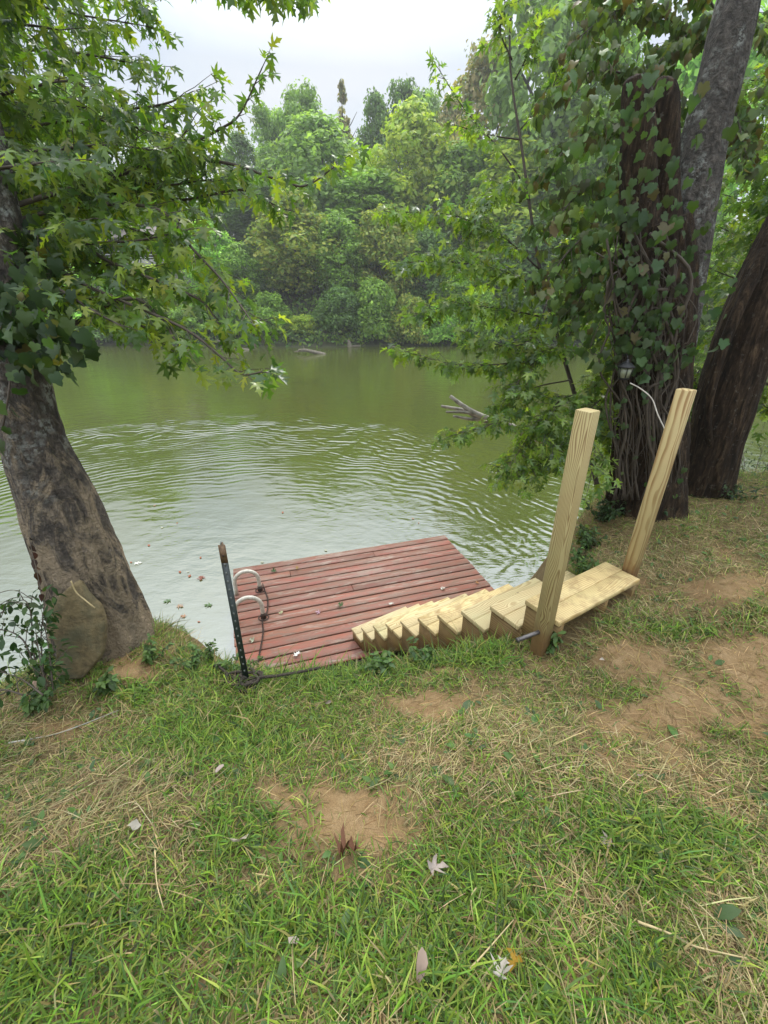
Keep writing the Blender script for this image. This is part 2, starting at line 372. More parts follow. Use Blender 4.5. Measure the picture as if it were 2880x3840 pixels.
r3 = t.math('ADD', t.n('ShaderNodeVectorMath', {0: t.n('ShaderNodeVectorMath', {0: xy, 1: (3.2, -4.5, 0)}, operation='ADD').outputs[0]}, operation='LENGTH').outputs['Value'], t.math('MULTIPLY', wobn, 1.6))
band3 = t.math('EXPONENT', t.math('MULTIPLY', t.math('POWER', t.math('DIVIDE', t.math('SUBTRACT', r3, 10.5), 3.2), 2.0), -1.0))
h = t.math('ADD', h, t.math('MULTIPLY', t.math('MULTIPLY', t.math('SINE', t.math('MULTIPLY', r3, 2*PI/.27)), t.math('MULTIPLY', band3, t.ramp(t.noise(xy, .55, 3, .6), [(.36, (0, 0, 0)), (.58, (1, 1, 1))]))), .0042))
h = t.math('ADD', h, t.math('MULTIPLY', ring2, .0009))
h = t.math('ADD', h, t.math('MULTIPLY', n_big, .013))
h = t.math('ADD', h, t.math('MULTIPLY', t.math('MULTIPLY', n_mid, pat), .011))
h = t.math('ADD', h, t.math('MULTIPLY', n_sm, .0018))
murk = t.ramp(t.noise(xy, .12, 4), [(.3, (.056, .068, .012)), (.7, (.068, .078, .015))])
b = t.bsdf(Base_Color=murk, Roughness=.03, IOR=3.0); t.set(b, 'Normal', t.bump(h, 1.0, 1.0))
M['water'] = t.done(b)
w = link('river', mesh('river', [(-160, -5, 0), (160, -5, 0), (160, 56, 0), (-160, 56, 0)], np.array([[0, 1, 2, 3]])), M["water"]); tag(w, kind='structure')

# ------------------------------------------------------------------ leaf geometry
def half(tr, n):
    return tr
_mv = [(0, 0), (0, .30), (0, .64), (0, 1.0), (.08, -.06), (.42, -.02), (.15, .13), (.36, .30), (.60, .60), (.30, .45), (.085, .36), (.16, .58), (.29, .74), (.12, .75)]
_mt = [(0, 4, 5), (0, 5, 6), (0, 6, 1), (1, 6, 7), (7, 8, 9), (1, 7, 9), (1, 9, 10), (1, 10, 2), (10, 11, 2), (11, 12, 13), (11, 13, 2), (2, 13, 3)]
def sym(v, tt, nm):
    v2 = v+[(-a, b) for a, b in v[nm:]]; k = len(v)-nm
    f = lambda i: i if i < nm else i+k
    return np.array(v2, float), np.array([tuple(q) for q in tt]+[(f(a), f(c), f(b)) for a, b, c in tt])
MAPLE = sym(_mv, _mt, 4)
_gv = [(0, 0), (0, .45), (0, 1.0), (.16, -.16), (.42, -.10), (.52, .12), (.47, .28), (.60, .46), (.42, .58), (.30, .66), (.22, .84)]
_gt = [(0, 3, 4), (0, 4, 5), (0, 5, 1), (1, 5, 6), (1, 6, 7), (1, 7, 8), (1, 8, 9), (1, 9, 10), (1, 10, 2)]
GRAPE = sym(_gv, _gt, 3)
_ov = [(0, 0), (0, .5), (0, 1.0), (.2, .2), (.27, .5), (.16, .8)]
_ot = [(0, 3, 1), (3, 4, 1), (1, 4, 5), (1, 5, 2)]
OVAL = sym(_ov, _ot, 3)
def unit(a): return a/(np.linalg.norm(a, axis=-1, keepdims=True)+1e-9)
def leaves(shape, P, D, N, S, C, fold=.25, droop=.3, crump=.02):
    sv, st = shape; P = np.asarray(P, float); n = len(P)
    D = unit(np.asarray(D, float)); N = np.asarray(N, float); N = unit(N-D*(N*D).sum(1, keepdims=True)); Xa = np.cross(D, N)
    fo = (fold*rng.uniform(.2, 1.6, n))[:, None]; dr = (droop*rng.uniform(-.2, 1.6, n))[:, None]
    x = sv[:, 0][None]*rng.uniform(.85, 1.15, (n, 1)); y = sv[:, 1][None]*np.ones((n, 1))
    z = fo*np.abs(x)-dr*(y**2+.6*x**2)+rng.normal(0, crump, (n, len(sv)))
    S = np.asarray(S)[:, None, None]
    V = P[:, None]+S*(x[..., None]*Xa[:, None]+y[..., None]*D[:, None]+z[..., None]*N[:, None])
    T = (np.arange(n)[:, None, None]*len(sv)+st[None]).reshape(-1, 3)
    return V.reshape(-1, 3), T, np.repeat(C, len(sv), axis=0)
def palette(n, cols, var=.18):
    cols = np.array(cols); i = rng.integers(0, len(cols), n)
    return np.clip(cols[i]*(1+rng.normal(0, var, (n, 1)))*(1+rng.normal(0, var*.3, (n, 3))), .002, 1)
class Foliage:
    """branches and leaves gathered for one plant"""
    def __init__(s): s.b = MB(); s.P = []; s.D = []; s.N = []; s.S = []
    def leaf(s, p, d, n, sz): s.P.append(p); s.D.append(d); s.N.append(n); s.S.append(sz)
    def twig(s, p, d, L, sz, dens, hang, r=.003):
        d = d/np.linalg.norm(d); n = max(3, int(L/.06)); pts = [p]; q = p.copy(); dd = d.copy()
        for i in range(n):
            dd = dd+rng.normal(0, .10, 3)+np.array([0, 0, -.03*hang]); dd /= np.linalg.norm(dd); q = q+dd*L/n; pts.append(q.copy())
        pts = np.array(pts); s.b.tube(pts, np.linspace(r, r*.4, len(pts)), 4)
        m = max(2, int(L*dens))
        for i in range(m):
            tt = (i+rng.uniform(0, .8))/m*(len(pts)-1); k = min(int(tt), len(pts)-2); pt = pts[k]+(pts[k+1]-pts[k])*(tt-k)
            for sd in (-1, 1):
                if rng.random() < .12: continue
                side = np.cross(dd, [0, 0, 1])*sd; side /= np.linalg.norm(side)+1e-6
                pet = side*.8+dd*.5+rng.normal(0, .35, 3)+np.array([0, 0, -.25]); pet /= np.linalg.norm(pet)
                z_ = sz*rng.uniform(.42, 1.28); base = pt+pet*z_*.5
                ld = pet*.6+np.array([0, 0, -hang*rng.uniform(.3, 1.3)])+rng.normal(0, .22, 3)
                nn = np.array([0, 0, 1.])+rng.normal(0, .45, 3)+pet*.5
                s.leaf(base, ld, nn, z_)
        s.leaf(pts[-1], dd+np.array([0, 0, -hang*.5]), np.array([0, 0, 1.])+rng.normal(0, .4, 3), sz)
    def limb(s, pts, r0, r1, tw=.35, every=.12, sz=.10, dens=9, hang=.8, start=.15, curve=True, up=0.0):
        P = catmull(pts, 6) if curve else np.asarray(pts)
        s.b.tube(P, np.linspace(r0, r1, len(P)), 6, rough=.06)
        seg = np.linalg.norm(np.diff(P, axis=0), axis=1); cum = np.concatenate([[0], np.cumsum(seg)]); L = cum[-1]
        d = L*start; sd = 1
        while d < L:
            k = min(np.searchsorted(cum, d)-1, len(P)-2); k = max(k, 0); p = P[k]+(P[k+1]-P[k])*((d-cum[k])/max(seg[k], 1e-6)); T = unit(P[k+1]-P[k])
            side = unit(np.cross(T, [0, 0, 1]))*sd; sd = -sd
            dr = T*rng.uniform(.4, 1.0)+side*rng.uniform(.3, .9)+np.array([0, 0, rng.uniform(-.5, .5)+up])
            s.twig(p, dr, tw*rng.uniform(.5, 1.25)*(1-.35*d/L), sz, dens, hang); d += every*rng.uniform(.6, 1.4)
        s.twig(P[-1], unit(P[-1]-P[-2]), tw*.6, sz, dens*1.3, hang)
    def finish(s, root, shape, cols, mat, var=.18, fold=.38, droop=.5, bname='limb', lname='crown', bmat=None):
        off = np.array(root.location)
        if s.b.n: link(bname, s.b.mesh(bname, True, off), bmat or M['twig'], root)
        if s.P:
            n = len(s.P); V, T, C = leaves(shape, s.P, s.D, s.N, s.S, palette(n, cols, var), fold, droop)
            link(lname, mesh(lname, V-off, T, C), mat, root)
        return len(s.P)
def trunk_mesh(pts, rad, seg=72, sub=14, ridge=.05, lump=.08, seed=0., off=(0, 0, 0), flare=None):
    P = catmull(pts, sub); n = len(P); rad = np.interp(np.linspace(0, 1, n), np.linspace(0, 1, len(rad)), rad)
    T = unit(np.gradient(P, axis=0)); a = np.array([1., 0, 0]); A = []
    for q in T: a = unit(a-q*np.dot(a, q)); A.append(a)
    A = np.array(A); B = np.cross(T, A); th = np.arange(seg)*2*PI/seg
    cx, cy = np.cos(th)[None], np.sin(th)[None]
    L = np.concatenate([[0], np.cumsum(np.linalg.norm(np.diff(P, axis=0), axis=1))])[:, None]
    dsp = lump*fbm(cx*1.3+seed, cy*1.3, L*1.2)+ridge*(1-2*np.abs(noise(cx*5.5+seed, cy*5.5, L*2.2)))+ridge*.5*fbm(cx*11, cy*11+seed, L*9)
    if flare is not None:
        for ang, amt, hh in flare: dsp = dsp+amt*np.exp(-(L/hh))*np.exp(-((np.mod(th[None]-ang+PI, 2*PI)-PI)/.45)**2)
    r = rad[:, None]*(1+dsp)
    V = P[:, None]+r[..., None]*(cx[..., None]*A[:, None]+cy[..., None]*B[:, None]); V = V.reshape(-1, 3)
    i = np.arange(n-1)[:, None]*seg; k = np.arange(seg)[None]; k2 = (k+1) % seg
    Fq = np.stack([i+k, i+k2, i+seg+k2, i+seg+k], -1).reshape(-1, 4)
    V = np.vstack([V, P[-1:]+T[-1:]*.02]); Ft = np.array([[n*seg, (n-1)*seg+q, (n-1)*seg+(q+1) % seg] for q in range(seg)])
    return mesh('trunk', V-np.asarray(off), [Fq, Ft], None, True)

# ------------------------------------------------------------------ dock
ax_d = np.array([math.cos(.3078), math.sin(.3078), 0]); DZ = .18; k_ = (CZ-DZ)/4.15
FL = np.array([-2.6002*k_, 6.3335*k_, DZ]); DL, DW = 3.992*k_, 2.7025*k_
t = NT('red stained boards'); o = t.obj(); a = t.attr()
gr = t.noise(t.mapv(o, (2.2, 60, 20)), 1, 5, .6); mo = t.noise(t.mapv(o, (1.2, 5, 1)), 2.2, 7, .7, .6); fn = t.noise(o, 45, 4, .7)
c = t.mix(gr, (.155, .043, .025), (.30, .098, .056)); c = t.mix(1.0, c, a, 'MULTIPLY')
c = t.mix(t.ramp(mo, [(.38, (0, 0, 0)), (.60, (.8, .8, .8))]), c, t.mix(fn, (.085, .055, .036), (.22, .135, .09)))
wr = t.math('MULTIPLY', t.ramp(t.noise(t.mapv(o, (.9, 4.5, 1)), 1.7, 6, .75, .9), [(.53, (0, 0, 0)), (.62, (1, 1, 1))]), t.ramp(gr, [(.40, (0, 0, 0)), (.52, (1, 1, 1))]))
c = t.mix(t.math('MULTIPLY', wr, .75), c, (.27, .22, .17))
c = t.mix(t.ramp(t.noise(t.mapv(o, (1.4, 3, 1)), 2.6, 6, .7), [(.60, (0, 0, 0)), (.72, (.75, .75, .75))]), c, (.07, .045, .03))
c = t.mix(t.ramp(fn, [(.62, (0, 0, 0)), (.72, (.6, .6, .6))]), c, (.06, .04, .028))
b = t.bsdf(Base_Color=c, Roughness=.6); t.set(b, 'Normal', t.bump(t.math('ADD', gr, fn), .35, .006)); M['deck'] = t.done(b)
dock = empty('dock', tuple(FL), 'red stained wooden floating dock beside the bank at the foot of the stairs', 'dock')
dock.rotation_euler.z = .3078
m = MB(); NB = 15; pit = DW/NB
for i in range(NB):
    y1 = -i*pit-.008; y0 = -(i+1)*pit+.014+R.uniform(0, .007); cuts = [0, DL]
    if i == 1: cuts = [0, 2.55, DL]
    if i == 2: cuts = [0, .95, DL]
    if i == 6: cuts = [0, 1.9, DL]
    for q in range(len(cuts)-1):
        s = R.uniform(.72, 1.18); z = R.uniform(-.004, .004)
        m.box((cuts[q]+(R.uniform(-.015, .015) if q == 0 else .003), y0, -.034+z), (cuts[q+1]-.003+(R.uniform(-.012, .012) if q == len(cuts)-2 else 0), y1, z), (s, s*R.uniform(.9, 1.08), s*R.uniform(.88, 1.1)), .006)
link('deck', m.mesh('deck'), M['deck'], dock)
m = MB()
for x in (.06, 1.0, 2.05, 3.1, DL-.06): m.box((x-.03, -DW+.03, -.24), (x+.03, -.03, -.040))
for y in (-.015, -DW+.015): m.box((.02, y-.02, -.235), (DL-.02, y+.02, -.042))
link('frame', m.mesh('frame'), simple('wet joist', (.035, .022, .015), .8), dock)
m = MB()
for y in (-.45, -1.4, -2.35): m.box((.12, y-.25, -.5), (DL-.12, y+.25, -.245), (1, 1, 1), .04)
link('float', m.mesh('float'), M['black_iron'], dock)
bdir = np.array([.303, -.953, 0])
def dockl(p): d = np.asarray(p)-FL; return np.array([d@ax_d, -(d@bdir), d[2]])
hb = [dockl(atz(260.3, 590.5, DZ)), dockl(atz(263.7, 618, DZ))]
for hbp in hb:
    x0, y0 = hbp[0], hbp[1]; sp_ = x0-.04; rr_ = sp_/2
    pts = [(x0, y0, .0), (x0, y0, .12), (x0, y0, .22)]
    for a_ in np.linspace(0, PI, 14): pts.append((x0-rr_+rr_*math.cos(a_), y0, .23+rr_*1.0*math.sin(a_)))
    pts += [(x0-sp_, y0, .12), (x0-sp_, y0, .001)]
    m = MB(); m.tube(pts, .031, 12); h_ = link('handrail', m.mesh('handrail', True), M['rail'], dock)
    m = MB(); m.tube([(x0, y0, .001), (x0, y0, .05), (x0, y0, .10)], [.042, .036, .034], 12)
    th = np.linspace(0, 2*PI, 17); m.tube(np.stack([x0+.075*np.cos(th), y0+.075*np.sin(th), .012+0*th], 1), .008, 6)
    link('rail_socket', m.mesh('rail_socket', True), M['rust'], h_)
# chain
def chain_mesh(P, link_l=.034):
    P = catmull(P, 10); seg = np.linalg.norm(np.diff(P, axis=0), axis=1); cum = np.concatenate([[0], np.cumsum(seg)]); m = MB(); n = int(cum[-1]/(link_l*.72))
    for i in range(n):
        d = (i+.5)/n*cum[-1]; k = min(max(np.searchsorted(cum, d)-1, 0), len(P)-2); p = P[k]+(P[k+1]-P[k])*((d-cum[k])/seg[k]); T = unit(P[k+1]-P[k])
        s_ = unit(np.cross(T, [0, 0, 1.])); s_ = s_ if i % 2 else unit(np.cross(T, s_)*.8+s_*.6); th = np.linspace(0, 2*PI, 9)
        m.tube(p+np.cos(th)[:, None]*T*link_l*.5+np.sin(th)[:, None]*s_*link_l*.32, .0045, 4, cap=False)
    return m
dw_ = lambda lx, ly, z: FL+ax_d*lx-bdir*ly+np.array([0, 0, z])
h0, h1 = hb
cp = [dw_(h0[0]+.05, h0[1]+.04, .10), dw_(h0[0]+.07, h0[1]-.05, .02), dw_(h0[0]+.10, h0[1]-.3, .014), dw_(h1[0]+.06, h1[1]+.12, .014), dw_(h1[0]-.02, h1[1]-.05, .014), dw_(h1[0]-.03, h1[1]-.35, .012), dw_(h1[0]-.10, h1[1]-.75, .012), dw_(h1[0]-.16, h1[1]-1.1, .012)]
o = link('chain', chain_mesh(cp).mesh('chain', True), M['rust']); tag(o, 'rusty chain lying on the red deck between the white handrails', 'chain')
# ------------------------------------------------------------------ stairs
H_ = .5599; AX = np.array([math.cos(H_), math.sin(H_), 0]); DN = np.array([-math.sin(H_), math.cos(H_), 0])
D0 = np.array([.9931, 2.462, CZ-1.8675]); RISE, RUN, SL, TD = .2501, .3026, .918, .2858
stairs = empty('staircase', tuple(D0-DN*TD-np.array([0, 0, .24])), 'new pale pine open staircase running from the bank down to the red dock', 'stairs')
root_inv = Matrix.Translation(-Vector(stairs.location))
def frame(o, ax, ay):
    az = np.cross(ax, ay); return Matrix(((ax[0], ay[0], az[0], o[0]), (ax[1], ay[1], az[1], o[1]), (ax[2], ay[2], az[2], o[2]), (0, 0, 0, 1)))
for i in range(10):
    o_ = D0+DN*RUN*i-np.array([0, 0, RISE*i]); bw = TD/2
    m = MB(); e = [R.uniform(-.006, .006) for _ in range(4)]
    m.box((-.012+e[0], -bw+.0015, -.038), (SL+e[1], -.001, 0), (1, 1, 1), .003)
    m.box((-.012+e[2], -TD, -.0385), (SL+e[3], -bw-.0015, -.0005), (1, 1, 1), .003)
    # screw heads
    for sx in (.02, SL/2, SL-.06):
        for sy in (-.035, -.105, -.18, -.25):
            th = np.arange(6)*PI/3; V = [(sx+.005*math.cos(a), sy+.005*math.sin(a), .0008) for a in th]
            m.add(V, [], [[0, 1, 2], [0, 2, 3], [0, 3, 4], [0, 4, 5]], c=(.2, .2, .2))
    link('tread', m.mesh('tread'), M['pine_top'] if i in (0, 3, 4, 7) else M['pine'], stairs, root_inv @ frame(o_, AX, DN))
# stringers (profile in local x = run, z = up)
def stringer(off):
    top = [(-TD, -.0395)]
    for i in range(10):
        s_, z_ = RUN*i, -RISE*i-.0395
        top.append((s_-.001, z_))
        if i < 9: top.append((s_-.001+.0, -RISE*(i+1)-.0395))
    bot = lambda s: -.21-(s+TD)*RISE/RUN
    zb = -RISE*9-.20
    sE = RUN*9
    # build as quads column by column
    m = MB(); xs = [-TD]
    cols_ = []
    for i in range(10):
        a0 = RUN*i-TD if i == 0 else RUN*(i-1)-.001; a1 = RUN*i-.001; cols_.append((a0, a1, -RISE*i-.0395))
    t_ = .038
    for a0, a1, zt in cols_:
        b0, b1 = max(bot(a0), zb), max(bot(a1), zb)
        V = []
        for y in (0, t_): V += [(a0, y, b0), (a1, y, b1), (a1, y, zt), (a0, y, zt)]
        m.add(V, [[0, 1, 2, 3], [7, 6, 5, 4], [0, 4, 5, 1], [3, 2, 6, 7], [0, 3, 7, 4], [1, 5, 6, 2]])
    return m.mesh('stringer')
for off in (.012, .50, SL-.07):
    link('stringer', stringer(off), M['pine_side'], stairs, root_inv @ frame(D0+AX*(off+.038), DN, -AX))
# posts
def post(base, top, label, wood, lean=(0, 0)):
    z0 = gz(base[0], base[1])-.15; Lp = top-z0
    r = empty('wooden_post', (base[0], base[1], z0+.15), label, 'post')
    m = MB(); m.box((-.15, -.0445, -.0445), (Lp-.15, .0445, .0445), (1, 1, 1), .005)
    az = np.array([lean[0], lean[1], 1.]); az /= np.linalg.norm(az)
    ay = AX-az*(AX@az); ay /= np.linalg.norm(ay)
    fr = frame((0, 0, 0), az, ay)
    link('shaft', m.mesh('shaft'), wood, r, fr); return r
p1 = D0-DN*.215-AX*.062
r1 = post((p1[0], p1[1]), 4.0, 'square pine post beside the left edge of the top stair tread, pipe through its foot', M['post_wood'], (.0, .0))
m = MB(); q = np.array([0, 0, .20]); m.tube([q+AX*.10, q-AX*.05, q-AX*.22+DN*.02], .014, 10); m.tube([q-AX*.215+DN*.0195, q-AX*.224+DN*.0205], .017, 10)
link('steel_pipe', m.mesh('steel_pipe', True), M['pipe'], r1)
p2 = D0-DN*.12+AX*(SL+.075)
post((p2[0]+.015, p2[1]-.05), 4.0, 'square pine post with dark knot at the right end of the stairs', wood_mat('knotty pine post', (.54, .42, .19), (.22, .105, .025), ring=34, foot=True), (.015, .0))
# ------------------------------------------------------------------ T-post with rope
tb = np.array([-.89, 2.05, 0]); tb[2] = gz(tb[0], tb[1]); tt = at(221.5, 545, 2.05); tpx = tt-tb
tp = empty('fence_post', tuple(tb), 'dark green steel stake with pale studs standing at the lawn edge by the dock', 'post')
Lt = np.linalg.norm(tpx); az = tpx/Lt; ay = unit(np.array([1., .15, 0])-az*az[0]); axx = np.cross(ay, az)   # ay = across, axx faces camera/back
fr = frame((0, 0, 0), az, ay); ZZ = np.cross(az, ay)
fz = 1 if ZZ[1] < 0 else -1
def tee(x0, x1, g_=0):
    m = MB(); m.box((x0, -.0185-g_, -.003-g_), (x1, .0185+g_, .003+g_)); m.box((x0, -.0035-g_, (-.032 if fz > 0 else .003)), (x1, .0035+g_, (-.003 if fz > 0 else .032))); return m
link('shaft', tee(-.25, Lt-.115).mesh('shaft'), M['green_paint'], tp, fr)
link('bare_top', tee(Lt-.115, Lt).mesh('bare_top'), M['brown_steel'], tp, fr)
for i in range(17):
    x = .06+i*.057; m = MB(); m.box((x, -.005, .003 if fz > 0 else -.009), (x+.014, .005, .009 if fz > 0 else -.003), bev=.002)
    if x < Lt-.01: link('stud', m.mesh('stud'), M['pale_spot'] if x < Lt-.115 else M['rust'], tp, fr)
m = MB(); m.tube([(Lt, -.004, 0), (Lt+.018, .0, .004)], .003, 6); link('wire_tip', m.mesh('wire_tip'), M['pipe'], tp, fr)
m = MB(); pr = []
for i in range(90):
    a_ = i*.33; rr_ = .05+.035*math.sin(i*.17)+.02*math.sin(i*.9); pr.append((tb[0]+rr_*1.3*math.cos(a_), tb[1]+rr_*math.sin(a_)-.01, tb[2]+.01+.022*(1+math.sin(i*.21))+i*.0003))
m.tube(catmull(pr, 3), .0095, 7, rough=.1)
for pts in ([(0, 0, .03), (-.10, .02, .04), (-.20, .08, .075), (-.26, .12, .03), (-.22, .05, .015), (-.12, -.01, .02)], [(0, 0, .05), (.09, .01, .05), (.2, .03, .045), (.33, .07, .035), (.45, .16, -.02)], [(0, -.02, .02), (.05, -.07, .02), (-.03, -.1, .02), (-.12, -.06, .025), (-.2, .02, .03)]):
    m.tube(catmull([tb+np.array(q) for q in pts], 8), .010, 7, rough=.12)
o = link('rope', m.mesh('rope', True), M['rope']); tag(o, 'dark frayed mooring rope tangled round the foot of the steel stake', 'rope')
# ------------------------------------------------------------------ left maple
lt = np.array([-2.02, 2.52, 0]); lt[2] = gz(lt[0], lt[1])-.1
lmap = empty('maple_tree', tuple(lt), 'leaning silver maple with patchy brown bark and overhanging branches, beside the steel stake', 'tree')
P_ = [at(112, 660, 2.45), at(92, 590, 2.5), at(64, 515, 2.55), at(34, 440, 2.62), at(16, 370, 2.7), at(6, 300, 2.8), at(-12, 200, 2.95), at(-40, 80, 3.2)]; q_ = P_[-1]; P_ += [q_+np.array([-.15, .1, 1.6]), q_+np.array([-.1, .15, 3.4]), q_+np.array([-.25, .2, 5.2])]
P_[0][2] = lt[2]-.1
link('trunk', trunk_mesh(P_, [.30, .245, .215, .165, .145, .135, .13, .12, .10, .07, .03], 120, 22, .075, .13, 3., lt, [(.2, .25, .35), (3.6, .3, .3), (5.2, .15, .3)]), M['bark_left'], lmap)
fl = Foliage()
LG = [(.06, .115, .022), (.09, .155, .024), (.13, .195, .026), (.05, .10, .026), (.18, .23, .03)]
def A(*q): return [atd(*x) for x in q]
for L_, kw in [
    (A((-30, 200, 3.0), (35, 190, 2.9), (104, 179, 2.8), (162, 160, 2.7), (190, 125, 2.6)), dict(tw=.42)),
    (A((-20, 215, 2.9), (55, 209, 2.8), (120, 204, 2.7), (165, 213, 2.6), (192, 248, 2.5), (220, 278, 2.5), (245, 312, 2.45), (258, 332, 2.4)), dict(tw=.30)),
    (A((10, 285, 2.7), (42, 264, 2.65), (81, 245, 2.6), (134, 241, 2.55), (180, 232, 2.5)), dict(tw=.36)),
    (A((10, 280, 2.7), (42, 262, 2.6), (79, 282, 2.5), (127, 303, 2.45), (185, 329, 2.4), (220, 356, 2.4), (241, 374, 2.35), (262, 372, 2.3)), dict(tw=.24, every=.13)),
    (A((60, 240, 2.7), (110, 262, 2.6), (155, 280, 2.5), (200, 300, 2.5), (215, 318, 2.5)), dict(tw=.28)),
    (A((120, 300, 2.5), (160, 318, 2.45), (175, 340, 2.4), (185, 350, 2.4)), dict(tw=.2, every=.12)),
    (A((150, 165, 2.9), (220, 162, 2.8), (282, 181, 2.8), (308, 185, 2.8), (345, 158, 2.8)), dict(tw=.22, every=.13, start=.3)),
    (A((120, 170, 3.0), (175, 150, 2.9), (222, 128, 2.8), (241, 112, 2.75), (262, 68, 2.7)), dict(tw=.20, every=.16, start=.25)),
    (A((-40, 120, 3.1), (40, 100, 3.0), (100, 110, 2.9), (160, 105, 2.8), (185, 95, 2.8)), dict(tw=.42)),
    (A((-40, 60, 3.2), (30, 50, 3.0), (90, 55, 2.9), (140, 65, 2.9)), dict(tw=.40)),
    (A((-40, 0, 3.4), (30, 5, 3.2), (80, 15, 3.0), (140, 25, 3.0)), dict(tw=.36)),
    (A((-40, -30, 3.2), (30, -30, 3.0), (90, -20, 2.9), (130, -5, 2.9)), dict(tw=.36)),
    (A((-30, 160, 2.8), (50, 150, 2.6), (110, 145, 2.6), (150, 150, 2.6)), dict(tw=.40)),
    (A((-30, 110, 2.6), (40, 85, 2.5), (80, 80, 2.45)), dict(tw=.36)),
    (A((-40, 30, 2.7), (20, 25, 2.6), (60, 30, 2.6)), dict(tw=.36)),
    (A((-30, 240, 2.6), (30, 232, 2.5), (75, 222, 2.4)), dict(tw=.34)),
    (A((-20, 180, 2.4), (30, 165, 2.35), (70, 160, 2.3)), dict(tw=.34)),
    (A((20, 270, 2.5), (60, 290, 2.4), (95, 312, 2.35), (120, 325, 2.35)), dict(tw=.26)),
    (A((160, -45, 2.6), (215, -25, 2.55), (265, -16, 2.5), (300, -18, 2.5)), dict(tw=.24, every=.07, hang=1.2, start=.05)),
    (A((190, -60, 2.4), (235, -28, 2.4), (285, -14, 2.4)), dict(tw=.22, every=.08, hang=1.2, start=.05)),
    (A((130, 190, 3.0), (180, 200, 2.9), (240, 190, 2.9), (275, 205, 2.9)), dict(tw=.26, start=.2)),
    (A((-10, 130, 3.4), (60, 130, 3.3), (130, 128, 3.2), (190, 140, 3.1)), dict(tw=.4)),
    (A((-20, 255, 2.9), (40, 250, 2.8), (90, 262, 2.7), (140, 268, 2.65)), dict(tw=.3)),
    (A((-20, 225, 3.1), (50, 195, 3.0), (110, 180, 2.9), (165, 185, 2.8), (205, 180, 2.8)), dict(tw=.36)),
    (A((40, 285, 2.8), (90, 300, 2.75), (140, 325, 2.7), (165, 345, 2.7)), dict(tw=.28)),
    (A((-20, 140, 2.9), (40, 125, 2.8), (95, 120, 2.7), (140, 128, 2.7)), dict(tw=.36)),
    (A((-10, 210, 3.4), (60, 225, 3.3), (120, 226, 3.2), (170, 245, 3.1)), dict(tw=.36)),
]:
    d = dict(every=.10, sz=.082, dens=16, hang=.75); d.update(kw); d['every'] *= .50; tz = L_[0][2]-.35; tk = min((q for q in catmull(P_, 8)), key=lambda q: abs(q[2]-tz)); fl.limb([tk]+list(L_), .014, .004, **d)
for i in range(9):
    k = i % 3; q = P_[8]+(P_[10]-P_[8])*rng.uniform(0, .95); a_ = i*2.4; l = rng.uniform(1.2, 2.6)
    e = np.array([math.cos(a_)*l, math.sin(a_)*l*.8-.3, .9]); fl.limb([q, q+e*.5+np.array([0, 0, .2]), q+e], .02, .005, tw=.7, every=.16, sz=.12, dens=8, hang=.6)
nL = fl.finish(lmap, MAPLE, LG, M['leaf'])
# rock slab against the trunk
def rough_solid(outline, thick, n, seed, amp=.012):
    """rounded slab from an outline in its own plane (x, z), thickness along y"""
    out = np.array(outline, float); c = out.mean(0); o2 = np.vstack([out, out[:1]]); m = np.vstack([o2[i]+(o2[i+1]-o2[i])*t for i in range(len(out)) for t in np.linspace(0, 1, 7)[:-1]]); m = m*.6+.2*np.roll(m, 1, 0)+.2*np.roll(m, -1, 0); k = len(m)
    rings = []
    for f, y in ((.0, -.5), (.55, -.52), (.96, -.5), (1.0, -.42), (1.02, 0), (1.0, .38), (.93, .5), (0.0, .5)):
        q = c+(m-c)*f; y_ = np.full(k, y*thick)
        V = np.stack([q[:, 0], y_, q[:, 1]], 1); V = V+amp*np.stack([fbm(V[:, 0]*7+seed+i*3, V[:, 2]*7, V[:, 1]*9) for i in range(3)], 1); rings.append(V)
    V = np.vstack(rings); i = np.arange(len(rings)-1)[:, None]*k; a = np.arange(k)[None]; b = (a+1) % k
    return V, np.stack([i+a, i+b, i+k+b, i+k+a], -1).reshape(-1, 4)
out_px = [(42, 597), (50, 588), (64, 577), (80, 589), (97, 606), (104, 624), (108, 648), (92, 668), (66, 668), (57, 636), (43, 614)]
so = at(76, 625, 2.12); V2 = [at(a, b, 2.12) for a, b in out_px]; V2 = [(q[0]-so[0], q[2]-so[2]) for q in V2]
V, Fq = rough_solid(V2, .07, 8, 2., .026)
t = NT('lichen stone'); o = t.obj(); n1 = t.noise(o, 14, 7, .7); n2 = t.noise(o, 4, 4)
c = t.ramp(n1, [(.3, (.065, .048, .022)), (.5, (.14, .105, .048)), (.75, (.23, .175, .085))]); c = t.mix(t.ramp(n2, [(.48, (0, 0, 0)), (.62, (.7, .7, .7))]), c, (.07, .072, .04))
b = t.bsdf(Base_Color=c, Roughness=.9); t.set(b, 'Normal', t.bump(n1, .8, .03)); M['stone'] = t.done(b)
o = link('stone_slab', mesh('stone_slab', V, Fq, None, True), M['stone']); o.location = tuple(so); tag(o, 'tan lichen-stained stone slab leaning against the foot of the leaning maple trunk', 'stone')
o.rotation_euler = (-.30, 0, .12); o.scale = (.88, 1, .86); o.location.z -= .035; o.location.x += .01
# stubby stone at the bank
sp0 = gpx(43, 690); m = MB(); m.tube([sp0+np.array([0, 0, -.05]), sp0+np.array([.0, .0, .06]), sp0+np.array([.012, .01, .11]), sp0+np.array([.016, .012, .128])], [.042, .038, .030, .012], 14, rough=.05)
o = link('stone', m.mesh('stone', True), simple('pinkish stone', (.30, .20, .14), .85, 0, 40, .3, .4)); tag(o, 'small upright pinkish stone at the grass edge left of the slab', 'stone')

